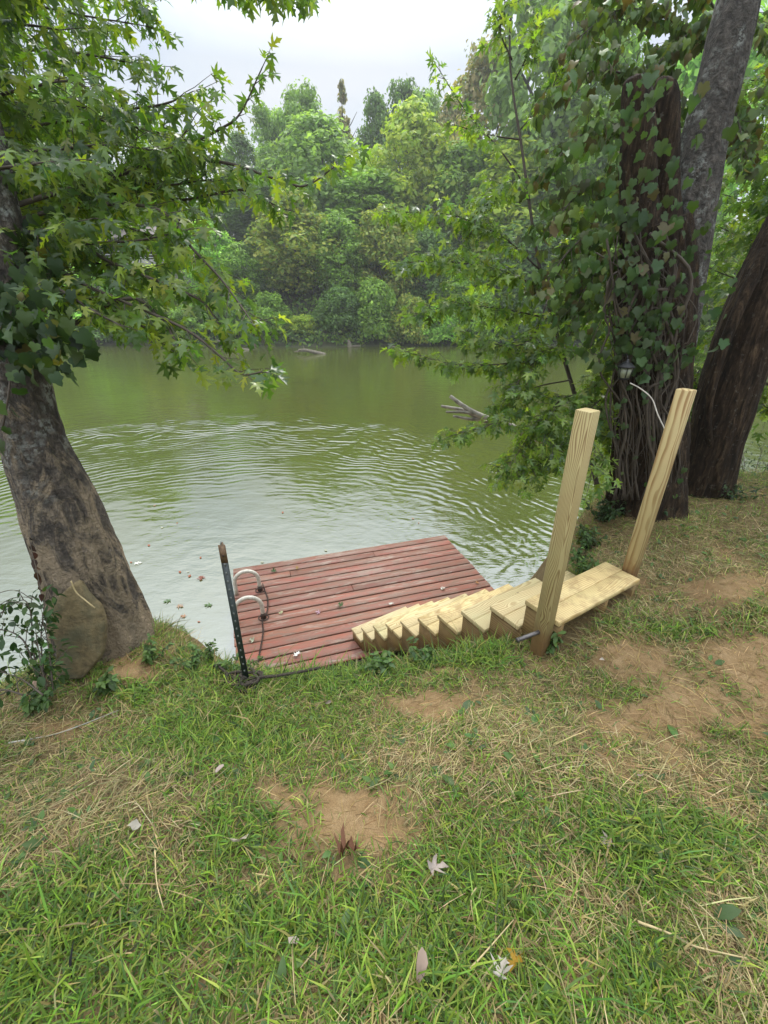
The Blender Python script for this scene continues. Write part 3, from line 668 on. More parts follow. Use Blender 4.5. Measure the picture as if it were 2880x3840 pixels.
# vines on left trunk: big leaves
vl = empty('grapevine', tuple(at(20, 330, 2.4)), 'dark broad-leaved vine with a yellow leaf wrapped round the leaning maple trunk', 'vine')
f2 = Foliage()
for (px, py, d, n_, s_) in [(10, 322, 2.35, 80, 34), (48, 345, 2.25, 55, 26), (20, 290, 2.4, 80, 36), (15, 255, 2.5, 70, 34), (12, 225, 2.5, 34, 34), (8, 425, 2.35, 4, 8), (62, 318, 2.3, 26, 22), (8, 365, 2.4, 14, 14)]:
    for i in range(n_):
        p = atd(px+rng.normal(0, s_*.55), py+rng.normal(0, 14), d+rng.normal(0, .08))
        f2.leaf(p, np.array([rng.normal(0, .5), rng.normal(-.2, .4), -1.]), np.array([rng.normal(0, .4), -.8, .6])+rng.normal(0, .3, 3), rng.uniform(.04, .082))
for q in [A((2, 430, 2.45), (10, 380, 2.42), (6, 330, 2.5), (14, 290, 2.5), (5, 240, 2.6)), A((40, 360, 2.4), (30, 330, 2.45), (15, 300, 2.5))]: f2.b.tube(catmull(q, 6), .006, 5)
f2.finish(vl, GRAPE, [(.018, .04, .010), (.025, .05, .012), (.04, .07, .014), (.02, .04, .014), (.022, .045, .012), (.018, .04, .010), (.025, .05, .012), (.04, .07, .014), (.05, .09, .016), (.11, .10, .015)], M['vine_leaf'], bname='stem', lname='foliage')
# hanging dead leaves beside left trunk
hv = empty('dead_vine', tuple(at(14, 555, 2.3)), 'withered brown vine strand hanging beside the leaning maple over the water', 'vine'); f2 = Foliage()
for q in [A((28, 530, 2.5), (32, 552, 2.4), (37, 572, 2.35), (41, 594, 2.3))]:
    q = catmull(q, 6); f2.b.tube(q, .002, 4)
    for p in q[2::2]: f2.leaf(p, np.array([rng.normal(0, .3), rng.normal(0, .3), -1.]), rng.normal(0, 1, 3), rng.uniform(.035, .06))
f2.finish(hv, OVAL, [(.05, .025, .015), (.07, .035, .02), (.035, .02, .014)], M['dead_leaf'], bname='stem', lname='foliage', droop=.8, fold=.6)
# creeper shrub left of slab
def AL(*q): return A(*[(x-17, y, d) for x, y, d in q])
cs = empty('creeper', tuple(gpx(44, 684)), 'dark green creeper with bare twigs beside the stone slab, above the water', 'plant'); f2 = Foliage()
for L_ in [AL((60, 690, 2.35), (50, 650, 2.4), (48, 615, 2.45), (40, 600, 2.45), (20, 612, 2.5)), AL((62, 685, 2.4), (58, 640, 2.45), (62, 600, 2.5)), AL((55, 680, 2.35), (40, 640, 2.4), (15, 630, 2.45), (6, 645, 2.45)), AL((70, 690, 2.3), (66, 650, 2.35), (60, 620, 2.4)), AL((60, 695, 2.2), (40, 680, 2.25), (20, 672, 2.3)), AL((40, 695, 2.2), (20, 690, 2.2), (5, 700, 2.2)), AL((64, 690, 2.3), (58, 665, 2.3), (54, 640, 2.35))]:
    f2.limb(L_, .005, .002, tw=.10, every=.045, sz=.05, dens=22, hang=.7, start=.1)
for L_ in [AL((50, 600, 2.4), (30, 590, 2.4), (0, 600, 2.4), (-10, 612, 2.4)), AL((55, 598, 2.4), (30, 598, 2.4), (8, 612, 2.4), (0, 625, 2.4)), AL((45, 606, 2.4), (25, 602, 2.4), (18, 618, 2.4))]: f2.b.tube(catmull(L_, 6), .0022, 4)
f2.finish(cs, OVAL, [(.022, .05, .014), (.03, .065, .016), (.045, .085, .018)], M['vine_leaf'], bname='stem', lname='foliage')

# ------------------------------------------------------------------ right trees
rb = np.array([2.75, 4.15, 0]); rb[2] = gz(rb[0], rb[1])-.1
rt = empty('old_tree', tuple(rb), 'thick old tree with two broken dark stubs and vine-covered bark behind the stair posts', 'tree')
Pm = [at(645, 520, 4.1), at(647, 470, 4.12), at(650, 417, 4.15), at(654, 340, 4.2), at(656, 270, 4.25), at(654, 225, 4.25)]
Pm[0][2] -= .25
link('trunk', trunk_mesh(Pm, [.38, .315, .30, .295, .28, .24], 110, 22, .075, .08, 1., rb, [(3.3, .25, .3), (5.5, .2, .35)]), M['bark_right'], rt)
link('broken_stub', trunk_mesh([at(642, 262, 4.2), at(638, 180, 4.2), at(637, 110, 4.2), at(636, 82, 4.2), at(636, 77, 4.2)], [.16, .13, .12, .10, .085, .04], 40, 12, .06, .12, 5., rb), M['bark_right'], rt)
link('broken_stub', trunk_mesh([at(664, 262, 4.25), at(663, 180, 4.25), at(664, 110, 4.25), at(665, 86, 4.25), at(667, 79, 4.25)], [.15, .11, .105, .09, .07, .04], 40, 12, .06, .12, 8., rb), M['bark_right'], rt)
link('limb', trunk_mesh([at(664, 380, 4.3), at(684, 270, 4.35), at(702, 150, 4.45), at(724, 60, 4.5), at(745, -30, 4.6), at(775, -140, 4.8), at(775, -140, 4.8)+np.array([.6, .3, 2.2]), at(775, -140, 4.8)+np.array([1.0, .6, 4.2])], [.20, .165, .16, .15, .135, .12, .09, .03], 60, 16, .07, .08, 9., rb), M['bark_grey'], rt)
fr_ = Foliage(); RG = [(.06, .105, .026), (.085, .14, .032), (.11, .165, .034), (.07, .12, .032), (.13, .185, .04)]
for L_, kw in [
    (A((700, 150, 4.3), (650, 90, 4.0), (600, 70, 3.9), (555, 95, 3.8)), dict(hang=1.5)), (A((690, 180, 4.3), (640, 130, 4.0), (590, 130, 3.8), (550, 165, 3.7)), dict(hang=1.7)),
    (A((690, 200, 4.2), (640, 180, 3.9), (590, 185, 3.8), (555, 220, 3.7)), dict(hang=1.7)), (A((720, 60, 4.4), (670, 20, 4.1), (620, 10, 4.0), (575, 40, 3.9)), dict(hang=1.3)),
    (A((730, 30, 4.4), (690, -20, 4.2), (640, -30, 4.1), (600, -10, 4.0)), dict(hang=1.2)), (A((740, 0, 4.5), (765, 30, 4.3), (800, 60, 4.2)), dict()), (A((730, 40, 4.4), (700, 30, 4.1), (670, 50, 3.9), (640, 90, 3.8)), dict(hang=1.4)),
    (A((640, 240, 4.0), (600, 230, 3.8), (570, 250, 3.7), (545, 285, 3.7)), dict(hang=1.6)), (A((640, 270, 4.0), (610, 260, 3.8), (590, 280, 3.8), (575, 310, 3.75)), dict(hang=1.6)),
    (A((690, 200, 4.2), (670, 140, 3.95), (640, 110, 3.85)), dict(hang=1.4)), (A((680, 230, 4.2), (660, 200, 3.9), (640, 200, 3.8)), dict(hang=1.4)), (A((720, 70, 4.3), (735, 110, 4.1), (745, 150, 4.0)), dict()),
]:
    d = dict(tw=.42, every=.042, sz=.072, dens=18, hang=1.0); d.update(kw); fr_.limb(L_, .013, .004, **d)
fr_.finish(rt, GRAPE, RG+[(.11, .09, .03), (.07, .09, .03)], M['vine_leaf'], lname='crown', bname='branch', droop=.7, fold=.4)
# grapevine on the trunk front
gv = empty('grapevine', tuple(at(650, 300, 3.75)), 'broad-leaved grapevine with some orange leaves climbing the thick old trunk', 'vine'); f2 = Foliage()
for i in range(400):
    px = rng.normal(645, 34); py = 372-abs(rng.normal(0, 1))*85-(14 if px > 672 else 0)+rng.normal(0, 8)
    if rng.random() < .22: py = rng.uniform(70, 240)
    p = at(px, py, 3.74+.0022*abs(px-650)+rng.uniform(-.07, .05))
    f2.leaf(p, np.array([rng.normal(0, .35), -.25+rng.normal(0, .25), -1.]), np.array([rng.normal(-.1, .6), -1., .6+rng.normal(0, .45)]), min(.085, rng.gamma(5, .0092)+.012))
for i in range(24):
    p = at(rng.uniform(612, 690), rng.uniform(375, 500), 3.78); f2.leaf(p, np.array([rng.normal(0, .5), -.3, -1.]), np.array([rng.normal(0, .3), -1., .5]), rng.uniform(.03, .06))
for i in range(44):
    x0 = rng.uniform(614, 682); pts = [at(x0+rng.normal(0, 4)+k*rng.normal(0, 2), 500-k*(500-rng.uniform(230, 300))/7, 3.79-.02*abs(rng.normal())+.0015*abs(x0-650)) for k in range(8)]; f2.b.tube(catmull(pts, 5), rng.choice([.002, .003, .005, .008, .013]), 5, rough=.25)
f2.finish(gv, GRAPE, [(.04, .078, .02), (.05, .095, .022), (.035, .065, .018), (.06, .105, .026), (.05, .085, .03), (.055, .09, .03), (.05, .09, .03), (.04, .08, .026), (.05, .085, .03), (.06, .09, .03), (.04, .075, .03), (.05, .08, .03), (.09, .08, .03), (.05, .09, .025), (.045, .085, .022)], M['vine_leaf'], var=.12, bname='stem', lname='foliage', fold=.5, droop=.5)
# second leaning trunk
sb = np.array([3.55, 4.45, 0]); sb[2] = gz(sb[0], sb[1])-.1
s2 = empty('leaning_tree', tuple(sb), 'dark rough trunk leaning away to the right behind the right stair post', 'tree')
Pn = [at(704, 500, 4.4), at(716, 440, 4.4), at(735, 370, 4.45), at(760, 300, 4.5), at(795, 220, 4.6), at(840, 120, 4.8), at(840, 120, 4.8)+np.array([1.0, .3, 1.8]), at(840, 120, 4.8)+np.array([1.7, .6, 3.8])]; Pn[0][2] -= .25
link('trunk', trunk_mesh(Pn, [.25, .235, .245, .235, .21, .18, .12, .03], 80, 20, .075, .08, 12., sb), M['bark_right'], s2)
link('limb', trunk_mesh([at(716, 470, 4.3), at(708, 420, 4.2), at(716, 370, 4.2), at(738, 310, 4.25), at(766, 250, 4.35)], [.02, .03, .04, .045, .05], 24, 12, .06, .06, 15., sb), M['bark_right'], s2)
f2 = Foliage(); BG = [(.06, .115, .02), (.08, .145, .022), (.11, .17, .024), (.045, .09, .02), (.16, .21, .03)]
for L_ in [A((790, 230, 5.6), (740, 200, 5.6), (700, 190, 5.4)), A((790, 150, 5.6), (745, 130, 5.6), (705, 110, 5.4)), A((790, 290, 5.2), (740, 280, 5.2), (690, 260, 5.2)), A((800, 250, 5.0), (750, 240, 5.0), (715, 225, 5.0)), A((790, 90, 5.4), (755, 80, 5.4), (730, 90, 5.4)), A((760, 330, 5.2), (720, 330, 5.2), (685, 335, 5.2)),
           A((780, 200, 6.5), (740, 230, 6.5), (700, 300, 6.5)), A((790, 160, 6.4), (740, 170, 6.4), (690, 200, 6.4)), A((800, 330, 6.2), (740, 350, 6.2), (690, 380, 6.2)), A((800, 400, 5.0), (775, 410, 5.0), (755, 400, 5.0)), A((800, 40, 5.6), (765, 20, 5.6), (740, 40, 5.6)), A((800, 300, 4.6), (760, 290, 4.6), (730, 290, 4.6)),
           A((700, 390, 4.9), (690, 350, 4.9), (684, 310, 4.9)), A((705, 400, 4.9), (700, 370, 4.8), (690, 395, 4.7))]:
    f2.limb([Pn[4] if L_[0][2] > 4.3 else Pn[2]]+list(L_), .012, .004, tw=.55, every=.065, sz=.095, dens=14, hang=.7)
for i in range(16):
    q = Pn[5]+(Pn[7]-Pn[5])*rng.uniform(.1, .95); a_ = i*2.4; l = rng.uniform(1.2, 2.4); e = np.array([abs(math.cos(a_))*l-.3, math.sin(a_)*l, .8])
    f2.limb([q, q+e*.5+np.array([0, 0, .2]), q+e], .02, .005, tw=.7, every=.16, sz=.12, dens=8, hang=.6)
f2.finish(s2, MAPLE, BG, M['leaf'], bname='branch')
# silver maple sapling leaning over the water
sp1 = np.array([2.3, 4.5, 0]); sp1[2] = gz(sp1[0], sp1[1])
sap = empty('maple_sapling', tuple(sp1), 'slender silver maple sapling with pale-backed leaves overhanging the river beside the thick old tree', 'tree')
f2 = Foliage(); SG = [(.09, .155, .038), (.12, .19, .04), (.15, .22, .04), (.07, .125, .036), (.18, .24, .045)]
stem = A((598, 490, 4.55), (582, 420, 4.5), (563, 355, 4.45), (540, 270, 4.3), (522, 150, 4.2), (510, 60, 4.1), (514, -30, 4.1))
P = catmull(stem, 8); m = MB(); m.tube(P, np.linspace(.026, .006, len(P)), 8, rough=.05); link('trunk', m.mesh('trunk', True, sp1), M['twig'], sap)
for L_, kw in [
    (A((540, 270, 4.3), (500, 235, 4.1), (450, 215, 4.0), (395, 212, 3.9)), dict(tw=.26, every=.12)), (A((545, 290, 4.3), (500, 270, 4.1), (450, 262, 4.0), (408, 262, 3.9)), dict(tw=.30)),
    (A((552, 320, 4.3), (510, 310, 4.1), (460, 305, 4.0), (425, 312, 3.9)), dict(tw=.30)), (A((563, 355, 4.4), (520, 362, 4.2), (460, 365, 4.0), (400, 350, 3.9)), dict(tw=.20, every=.11)),
    (A((570, 380, 4.4), (530, 390, 4.2), (500, 420, 4.1), (450, 436, 4.0)), dict(tw=.24, start=.25)), (A((575, 400, 4.5), (540, 420, 4.3), (520, 450, 4.2), (505, 470, 4.1)), dict(tw=.32)),
    (A((590, 440, 4.5), (560, 440, 4.3), (545, 460, 4.2), (525, 472, 4.1)), dict(tw=.34)), (A((580, 400, 4.5), (600, 380, 4.3), (610, 360, 4.2)), dict(tw=.36)), (A((570, 360, 4.4), (600, 330, 4.2), (615, 300, 4.1)), dict(tw=.36)),
    (A((556, 330, 4.4), (590, 290, 4.2), (605, 260, 4.1)), dict(tw=.36)), (A((536, 240, 4.3), (570, 210, 4.2), (595, 190, 4.1)), dict(tw=.34)), (A((528, 190, 4.2), (500, 150, 4.0), (465, 110, 3.9), (438, 68, 3.8)), dict(tw=.16, every=.22, start=.35)),
    (A((522, 140, 4.2), (490, 135, 4.1), (455, 125, 4.0)), dict(tw=.1, every=.3, start=.5)), (A((520, 130, 4.2), (545, 100, 4.1), (560, 70, 4.1)), dict(tw=.24)), (A((515, 80, 4.1), (530, 50, 4.0), (540, 20, 4.0)), dict(tw=.2)), (A((512, 60, 4.1), (500, 30, 4.0), (505, 0, 4.0)), dict(tw=.2)),
    (A((548, 300, 4.3), (530, 340, 4.1), (500, 345, 4.0), (470, 335, 3.9)), dict(tw=.30)), (A((575, 395, 4.4), (560, 400, 4.1), (545, 425, 4.0), (560, 455, 3.95)), dict(tw=.34)), (A((590, 450, 4.4), (590, 430, 4.1), (595, 450, 4.0), (590, 480, 3.9)), dict(tw=.34)),
    (A((600, 400, 4.3), (590, 410, 4.1), (580, 440, 4.0)), dict(tw=.34)), (A((565, 350, 4.3), (545, 350, 4.1), (520, 380, 4.05), (505, 400, 4.0)), dict(tw=.32)), (A((530, 200, 4.2), (510, 190, 4.1), (485, 200, 4.0), (470, 235, 4.0)), dict(tw=.26)),
    (A((560, 350, 4.6), (575, 320, 4.7), (560, 290, 4.7), (570, 250, 4.7)), dict(tw=.4)), (A((600, 470, 4.6), (610, 440, 4.5), (600, 410, 4.5), (612, 380, 4.5)), dict(tw=.4)),
]:
    d = dict(tw=.3, every=.10, sz=.084, dens=18, hang=.7); d.update(kw); d['every'] *= .27; f2.limb(L_, .008, .003, **d)
f2.finish(sap, MAPLE, SG, M['leaf'], bname='branch')
# lantern and cord on the old trunk
lc = at(625, 372, 3.68); lan = empty('lantern', tuple(lc), 'small old lantern with cloudy panes hanging on the thick vine-covered trunk', 'lantern')
def prism(m, zs, rs, n=6):
    th = np.arange(n)*2*PI/n+.3; V = np.vstack([np.stack([r*np.cos(th), r*np.sin(th), 0*th+z], 1) for z, r in zip(zs, rs)]); Fq = [[i*n+a, i*n+(a+1) % n, (i+1)*n+(a+1) % n, (i+1)*n+a] for i in range(len(zs)-1) for a in range(n)]
    m.add(V, Fq, [[0, (a+1) % n, a] for a in range(1, n-1)]+[[(len(zs)-1)*n, (len(zs)-1)*n+a, (len(zs)-1)*n+a+1] for a in range(1, n-1)]); return m
link('glass', prism(MB(), [-.045, .035], [.042, .056]).mesh('glass'), M['frost'], lan)
link('cap', prism(MB(), [.036, .045, .075, .085, .10], [.072, .068, .03, .012, .012]).mesh('cap'), M['black_iron'], lan)
link('base', prism(MB(), [-.062, -.054, -.046], [.02, .045, .046]).mesh('base'), M['black_iron'], lan)
m = MB()
for a in range(6):
    th = a*PI/3+.3; m.tube([(.0425*math.cos(th), .0425*math.sin(th), -.046), (.057*math.cos(th), .057*math.sin(th), .037)], .004, 4)
link('bar', m.mesh('bar'), M['black_iron'], lan)
m = MB(); m.tube(catmull([(0, 0, .10), (0, .03, .13), (0, .09, .12)], 6), .004, 5); link('hook', m.mesh('hook', True), M['black_iron'], lan)
m = MB(); m.tube(catmull(A((630, 383, 3.5), (641, 389, 3.48), (652, 399, 3.46), (658, 415, 3.44), (667, 434, 3.42), (671, 446, 3.5)), 8), .005, 6)
o = link('cord', m.mesh('cord', True), M['cord']); tag(o, 'pale cord curving from below the lantern across the dark trunk', 'cord')
# dead branch over the water
db = at(500, 425, 5.6); m = MB()
for q, r0, r1 in [(A((545, 440, 5.6), (520, 432, 5.6), (500, 426, 5.6), (478, 417, 5.6), (462, 410, 5.6), (441, 406, 5.6)), .055, .016), (A((515, 428, 5.5), (495, 421, 5.5), (475, 413, 5.5), (462, 405, 5.5), (450, 396, 5.5)), .045, .022), (A((482, 419, 5.6), (470, 419, 5.6), (453, 416, 5.6)), .026, .016), (A((472, 413, 5.5), (460, 412, 5.5), (446, 412, 5.5)), .02, .014)]:
    q = catmull(q, 6); m.tube(q, np.linspace(r0, r1, len(q)), 9, rough=.1)
o = link('dead_branch', m.mesh('dead_branch', True), M['deadwood']); tag(o, 'bleached forked dead branch reaching out over the river beside the maple sapling', 'branch')

# ------------------------------------------------------------------ far bank
def crown_mesh(name, h, wd, cols, n, size, seed, shape='round', low=.08, nclump=60, gaps=.0):
    r = np.random.default_rng(seed); z0 = h*low
    C = []; S = []
    while len(C) < nclump:
        f = r.random(); z = z0+(h-z0)*f
        if shape == 'round': env = math.sin(PI*min(1, .12+.88*f))**.6*wd/2
        elif shape == 'cone': env = wd/2*(1-f)**.8*(.3+.7*min(1, f*8))+.1
        elif shape == 'bush': env = wd/2*math.sqrt(max(0, 1-f*f*.95))
        else: env = wd/2*(.5+.5*math.sin(PI*f*.9+.25))
        a = r.random()*2*PI; q = env*math.sqrt(r.uniform(.15, 1))*r.uniform(.75, 1.08)
        C.append((q*math.cos(a), q*math.sin(a), z)); S.append(r.uniform(.6, 1.25)*wd*.108*(1-.45*f if shape == 'cone' else 1))
    C = np.array(C); S = np.array(S)
    tint = r.normal(0, .19, len(C)); w = S**2; k = r.choice(len(C), n, p=w/w.sum())
    d = unit(r.normal(0, 1, (n, 3))+np.array([0, 0, .25])); rad = S[k]*np.cbrt(r.uniform(.2, 1.1, n))*(1+r.exponential(.16, n))
    P = C[k]+d*rad[:, None]*np.array([1.1, 1.1, .8])+r.normal(0, .06, (n, 3))
    P[:, 2] = np.maximum(P[:, 2], r.uniform(0, .5, n))
    N = unit(d*1.0+r.normal(0, .42, (n, 3))+np.array([0, 0, .45])); T = unit(np.cross(N, r.normal(0, 1, (n, 3)))); B = np.cross(N, T)
    s = (size*r.uniform(.5, 1.3, n))[:, None]
    q = np.stack([P-T*s*.6, P-B*s*.36+N*s*.08, P+T*s*.6-N*s*.12, P+B*s*.36+N*s*.08], 1).reshape(-1, 3)
    cc = np.array(cols)[r.integers(0, len(cols), n)]*(1+tint[k])[:, None]*(1+r.normal(0, .14, (n, 1)))
    cc = np.clip(cc*np.array([3.1, 3.2, 2.6]), .003, 1)
    return mesh(name, q, np.arange(n*4).reshape(n, 4), np.repeat(cc, 4, 0))
def far_trunk(h, r0, seed, low):
    r = np.random.default_rng(seed); m = MB(); top = h*.8
    pts = [(r.normal(0, .12)*i, r.normal(0, .12)*i, top*i/5-(.6 if i == 0 else 0)) for i in range(6)]; P = catmull(pts, 4); m.tube(P, np.linspace(r0, r0*.25, len(P)), 8)
    for i in range(7):
        z = h*(low+.1+.09*i); a = r.random()*6.28; L = h*.22*(1-.06*i); q = P[int(min(len(P)-1, z/top*len(P)))]
        m.tube([q, q+np.array([math.cos(a)*L*.5, math.sin(a)*L*.5, L*.35]), q+np.array([math.cos(a)*L, math.sin(a)*L, L*.8])], [r0*.4, r0*.25, r0*.1], 5)
    return m.mesh('trunk', True)
PAL = {
 'green': [(.06, .098, .02), (.078, .115, .022), (.05, .082, .018)],
 'yellow': [(.10, .125, .024), (.125, .14, .026), (.075, .105, .02)],
 'olive': [(.075, .09, .022), (.095, .095, .022), (.055, .08, .02)],
 'blue': [(.07, .105, .038), (.085, .12, .042), (.06, .09, .036)],
 'dark': [(.036, .062, .02), (.046, .074, .022), (.028, .05, .017)],
 'bright': [(.085, .15, .028), (.11, .175, .032), (.065, .12, .024)],
 'brown': [(.10, .085, .05), (.12, .095, .055), (.07, .08, .04)],
}
PROTO = {}
def proto(pal, shape, i):
    k = (pal, shape, i)
    if k not in PROTO:
        sd = sum(ord(c) for c in pal+shape)+i*13
        h, w = {'round': (10, 7.0), 'cone': (10, 3.6), 'bush': (4, 5.0), 'tall': (10, 5)}[shape]
        n = {'round': 10500, 'cone': 5200, 'bush': 6500, 'tall': 8000}[shape]
        sz = {'round': .34, 'cone': .29, 'bush': .27, 'tall': .33}[shape]
        low = {'round': .10, 'cone': .12, 'bush': .0, 'tall': .14}[shape]
        PROTO[k] = (crown_mesh('crown', h, w, PAL[pal], n, sz, sd, shape, low, {'round': 170, 'cone': 110, 'bush': 110, 'tall': 150}[shape]), far_trunk(h, .17 if shape != 'bush' else .07, sd, low), h, w)
        PROTO[k][0].materials.append(M['far_leaf']); PROTO[k][1].materials.append(M['bark_far'])
    return PROTO[k]
def plant(px, y, top, wpx, pal, shape, label, name='tree', var=0, z=None):
    a, b, c_ = ray(px, top); x = a/b*y; zt = CZ+c_/b*y; zb = float(farz(np.array([x]), np.array([y]))[0]) if z is None else z
    zb = max(zb, .25)-.15
    cr, tk, h, w = proto(pal, shape, var); sh = (zt-zb)/h; sw = wpx/F*(y*CP)*1.05/w
    r = empty(name, (x, y, zb), label, 'shrub' if name.endswith('shrub') else 'tree', 'shrubs along the far waterline' if name.endswith('shrub') else 'trees on the far bank', R.uniform(0, 6.28))
    r.scale = (sw, sw, sh)
    link('crown', cr, None, r); link('trunk', tk, None, r); return r
for a in [
 # back row on the hill
 (238, 84, 140, 46, 'dark', 'round', 'dark forest tree behind the leftmost maple twigs at the skyline'),
 (268, 82, 112, 40, 'blue', 'tall', 'grey-green tree rising left of the pale pointed tree'),
 (299, 80, 92, 42, 'blue', 'tall', 'pale blue-green pointed tree left of the slim brownish tree', 'tree', 1),
 (342, 92, 82, 24, 'brown', 'cone', 'slim brownish conical tree, the tall spire of the skyline', 'conical_tree'),
 (376, 90, 99, 40, 'dark', 'round', 'dark round-topped tree just right of the brownish spire', 'tree', 1),
 (404, 92, 87, 34, 'dark', 'tall', 'dark tall tree behind the yellow-green tree, with the taller top'),
 (426, 90, 96, 34, 'blue', 'tall', 'bluish tall tree behind the right shoulder of the yellow-green tree'),
 (452, 86, 104, 42, 'brown', 'round', 'brown-tinged round tree at the skyline right of the yellow-green tree'),
 (492, 74, 50, 56, 'brown', 'tall', 'brown-tinged tall tree behind the sapling stem', 'tree', 1),
 (548, 66, -20, 80, 'blue', 'tall', 'tall blue-green tree seen between the sapling top and the broken stubs', 'tree', 2),
 (610, 64, -10, 100, 'green', 'round', 'tall green tree behind the broken stubs of the old trunk'),
 (720, 62, 20, 120, 'bright', 'round', 'bright green tree far behind the right leaning trunk'),
 (60, 74, 90, 90, 'green', 'round', 'green tree behind the leaning maple trunk on the far bank', 'tree', 1),
 (150, 84, 150, 70, 'dark', 'round', 'dark tree directly behind the cabin', 'tree', 2),
 # middle row
 (318, 71, 122, 92, 'blue', 'round', 'broad pale blue-green tree below the brownish spire', 'tree', 1),
 (412, 69, 112, 84, 'yellow', 'round', 'tall yellow-green tree with rounded top in the middle of the far bank'),
 (466, 67, 148, 76, 'green', 'round', 'mid-green tree between the yellow-green tree and the sapling', 'tree', 2),
 (365, 66, 172, 70, 'green', 'tall', 'green tree in front of and left of the yellow-green tree'),
 (222, 76, 182, 60, 'dark', 'round', 'shaded dark tree in the hollow right of the cabin', 'tree', 3),
 (256, 74, 188, 56, 'dark', 'tall', 'shaded dark tree with bare stem left of the olive tree', 'tree', 1),
 (520, 64, 150, 90, 'yellow', 'tall', 'yellowish tree right behind the sapling leaves'),
 (590, 62, 120, 90, 'green', 'tall', 'green tree behind the drooping vine leaves of the old tree', 'tree', 2),
 # front row
 (292, 60.5, 196, 80, 'olive', 'round', 'large olive-green tree with arching crown above the yellow shrub'),
 (338, 59.5, 218, 54, 'green', 'round', 'green tree leaning over the water right of the olive tree', 'tree', 3),
 (384, 59.5, 212, 66, 'olive', 'round', 'olive tree standing below the tall yellow-green tree', 'tree', 1),
 (428, 59.5, 232, 54, 'dark', 'round', 'dark green tree with a shadowed hollow beside it, above the shore', 'tree', 4),
 (462, 59, 252, 56, 'green', 'round', 'low green tree on the far shore left of the sapling leaves', 'tree', 4),
 (204, 60, 224, 56, 'bright', 'round', 'bright light-green small tree right of the cabin', 'tree', 1),
 (240, 59.5, 246, 50, 'green', 'round', 'green bushy tree between the bright tree and the olive tree', 'tree', 5),
 (152, 58.5, 272, 70, 'yellow', 'bush', 'yellow-green bushy tree below the cabin', 'tree', 1),
 (95, 58.5, 268, 70, 'bright', 'bush', 'bright green bushy tree left of and below the cabin', 'tree', 2),
 (540, 58.5, 220, 90, 'dark', 'round', 'dark tree behind the sapling stem, low on the far bank', 'tree', 5),
 (650, 58.5, 220, 130, 'green', 'round', 'wide green tree hidden behind the old trunk', 'tree', 6),
 (755, 58.5, 240, 90, 'olive', 'round', 'olive tree at the far right beyond the leaning trunk', 'tree', 2),
 (20, 58.5, 250, 80, 'green', 'round', 'green tree behind the leaning maple, low on the far bank', 'tree', 7),
 # shore shrubs
 (302, 54.3, 316, 36, 'yellow', 'bush', 'small yellow shrub hanging over the water beside the drift log', 'shrub'),
 (268, 54.9, 296, 46, 'green', 'bush', 'green shrub left of the small yellow shrub', 'shrub'),
 (338, 54.9, 290, 48, 'dark', 'bush', 'dark leafy shrub right of the small yellow shrub', 'shrub'),
 (374, 54.9, 284, 52, 'green', 'bush', 'mid-green shrub above the broken stump on the far shore', 'shrub', 1),
 (410, 54.6, 300, 46, 'olive', 'bush', 'olive shrub right of the broken stump on the far shore', 'shrub'),
 (442, 54.5, 308, 44, 'bright', 'bush', 'bright vine-like shrub spilling down to the far water', 'shrub', 1),
 (478, 54.8, 296, 50, 'green', 'bush', 'green shrub on the far shore behind the low sapling branch', 'shrub', 2),
 (232, 54.6, 300, 46, 'dark', 'bush', 'dark shrub above the leaning drift log on the far shore', 'shrub', 1),
 (192, 54.7, 306, 48, 'green', 'bush', 'green shrub behind the lowest hanging maple twigs', 'shrub', 3),
 (150, 55.8, 312, 46, 'dark', 'bush', 'dark low shrub on the shore below the yellow-green bushy tree', 'shrub', 2),
 (108, 55.8, 314, 50, 'dark', 'bush', 'dark low shrub on the shore near the vine-wrapped maple trunk', 'shrub', 3),
 (62, 55.6, 310, 50, 'green', 'bush', 'green low shrub hidden behind the vine-wrapped maple trunk', 'shrub', 4),
 (525, 56, 280, 60, 'dark', 'bush', 'dark shrub behind the middle of the sapling', 'shrub', 4),
 (590, 56, 280, 70, 'green', 'bush', 'green shrub glimpsed left of the old trunk', 'shrub', 5),
]: plant(*a)
# woods that run on past both sides
VV = []; CC = []
for i, (x_, y_, pal, sh_) in enumerate([(-72, 62, 'green', 'round'), (-64, 70, 'olive', 'round'), (-57, 60, 'bright', 'round'), (-82, 68, 'dark', 'round'), (-70, 80, 'green', 'round'), (-92, 64, 'green', 'round'), (-60, 88, 'dark', 'round'), (-80, 92, 'blue', 'round'), (66, 60, 'green', 'round'), (75, 64, 'yellow', 'round'), (84, 60, 'green', 'round'), (70, 74, 'dark', 'round'), (95, 66, 'olive', 'round'), (90, 80, 'green', 'round'), (106, 70, 'green', 'round'), (-104, 72, 'olive', 'round')]):
    me_ = proto(pal, sh_, i % 3)[0]; v = np.empty(len(me_.vertices)*3, np.float32); me_.vertices.foreach_get('co', v); v = v.reshape(-1, 3); c4 = np.empty(len(v)*4, np.float32); me_.color_attributes['Col'].data.foreach_get('color', c4)
    a_ = i*1.3; sc_ = rng.uniform(1.3, 1.9); w_ = v*np.array([1.35, 1.35, 1.])*sc_; w_ = np.stack([w_[:, 0]*math.cos(a_)-w_[:, 1]*math.sin(a_), w_[:, 0]*math.sin(a_)+w_[:, 1]*math.cos(a_), w_[:, 2]], 1)
    VV.append(w_+np.array([x_, y_, max(.2, float(farz(np.array([x_]), np.array([y_]))[0]))-.8])); CC.append(c4.reshape(-1, 4)[:, :3])
VV = np.vstack(VV); tag(link('woods', mesh('woods', VV, np.arange(len(VV)).reshape(-1, 4), np.vstack(CC)), M['far_leaf']), 'continuous woods running on along the far bank', 'woods', kind='stuff')
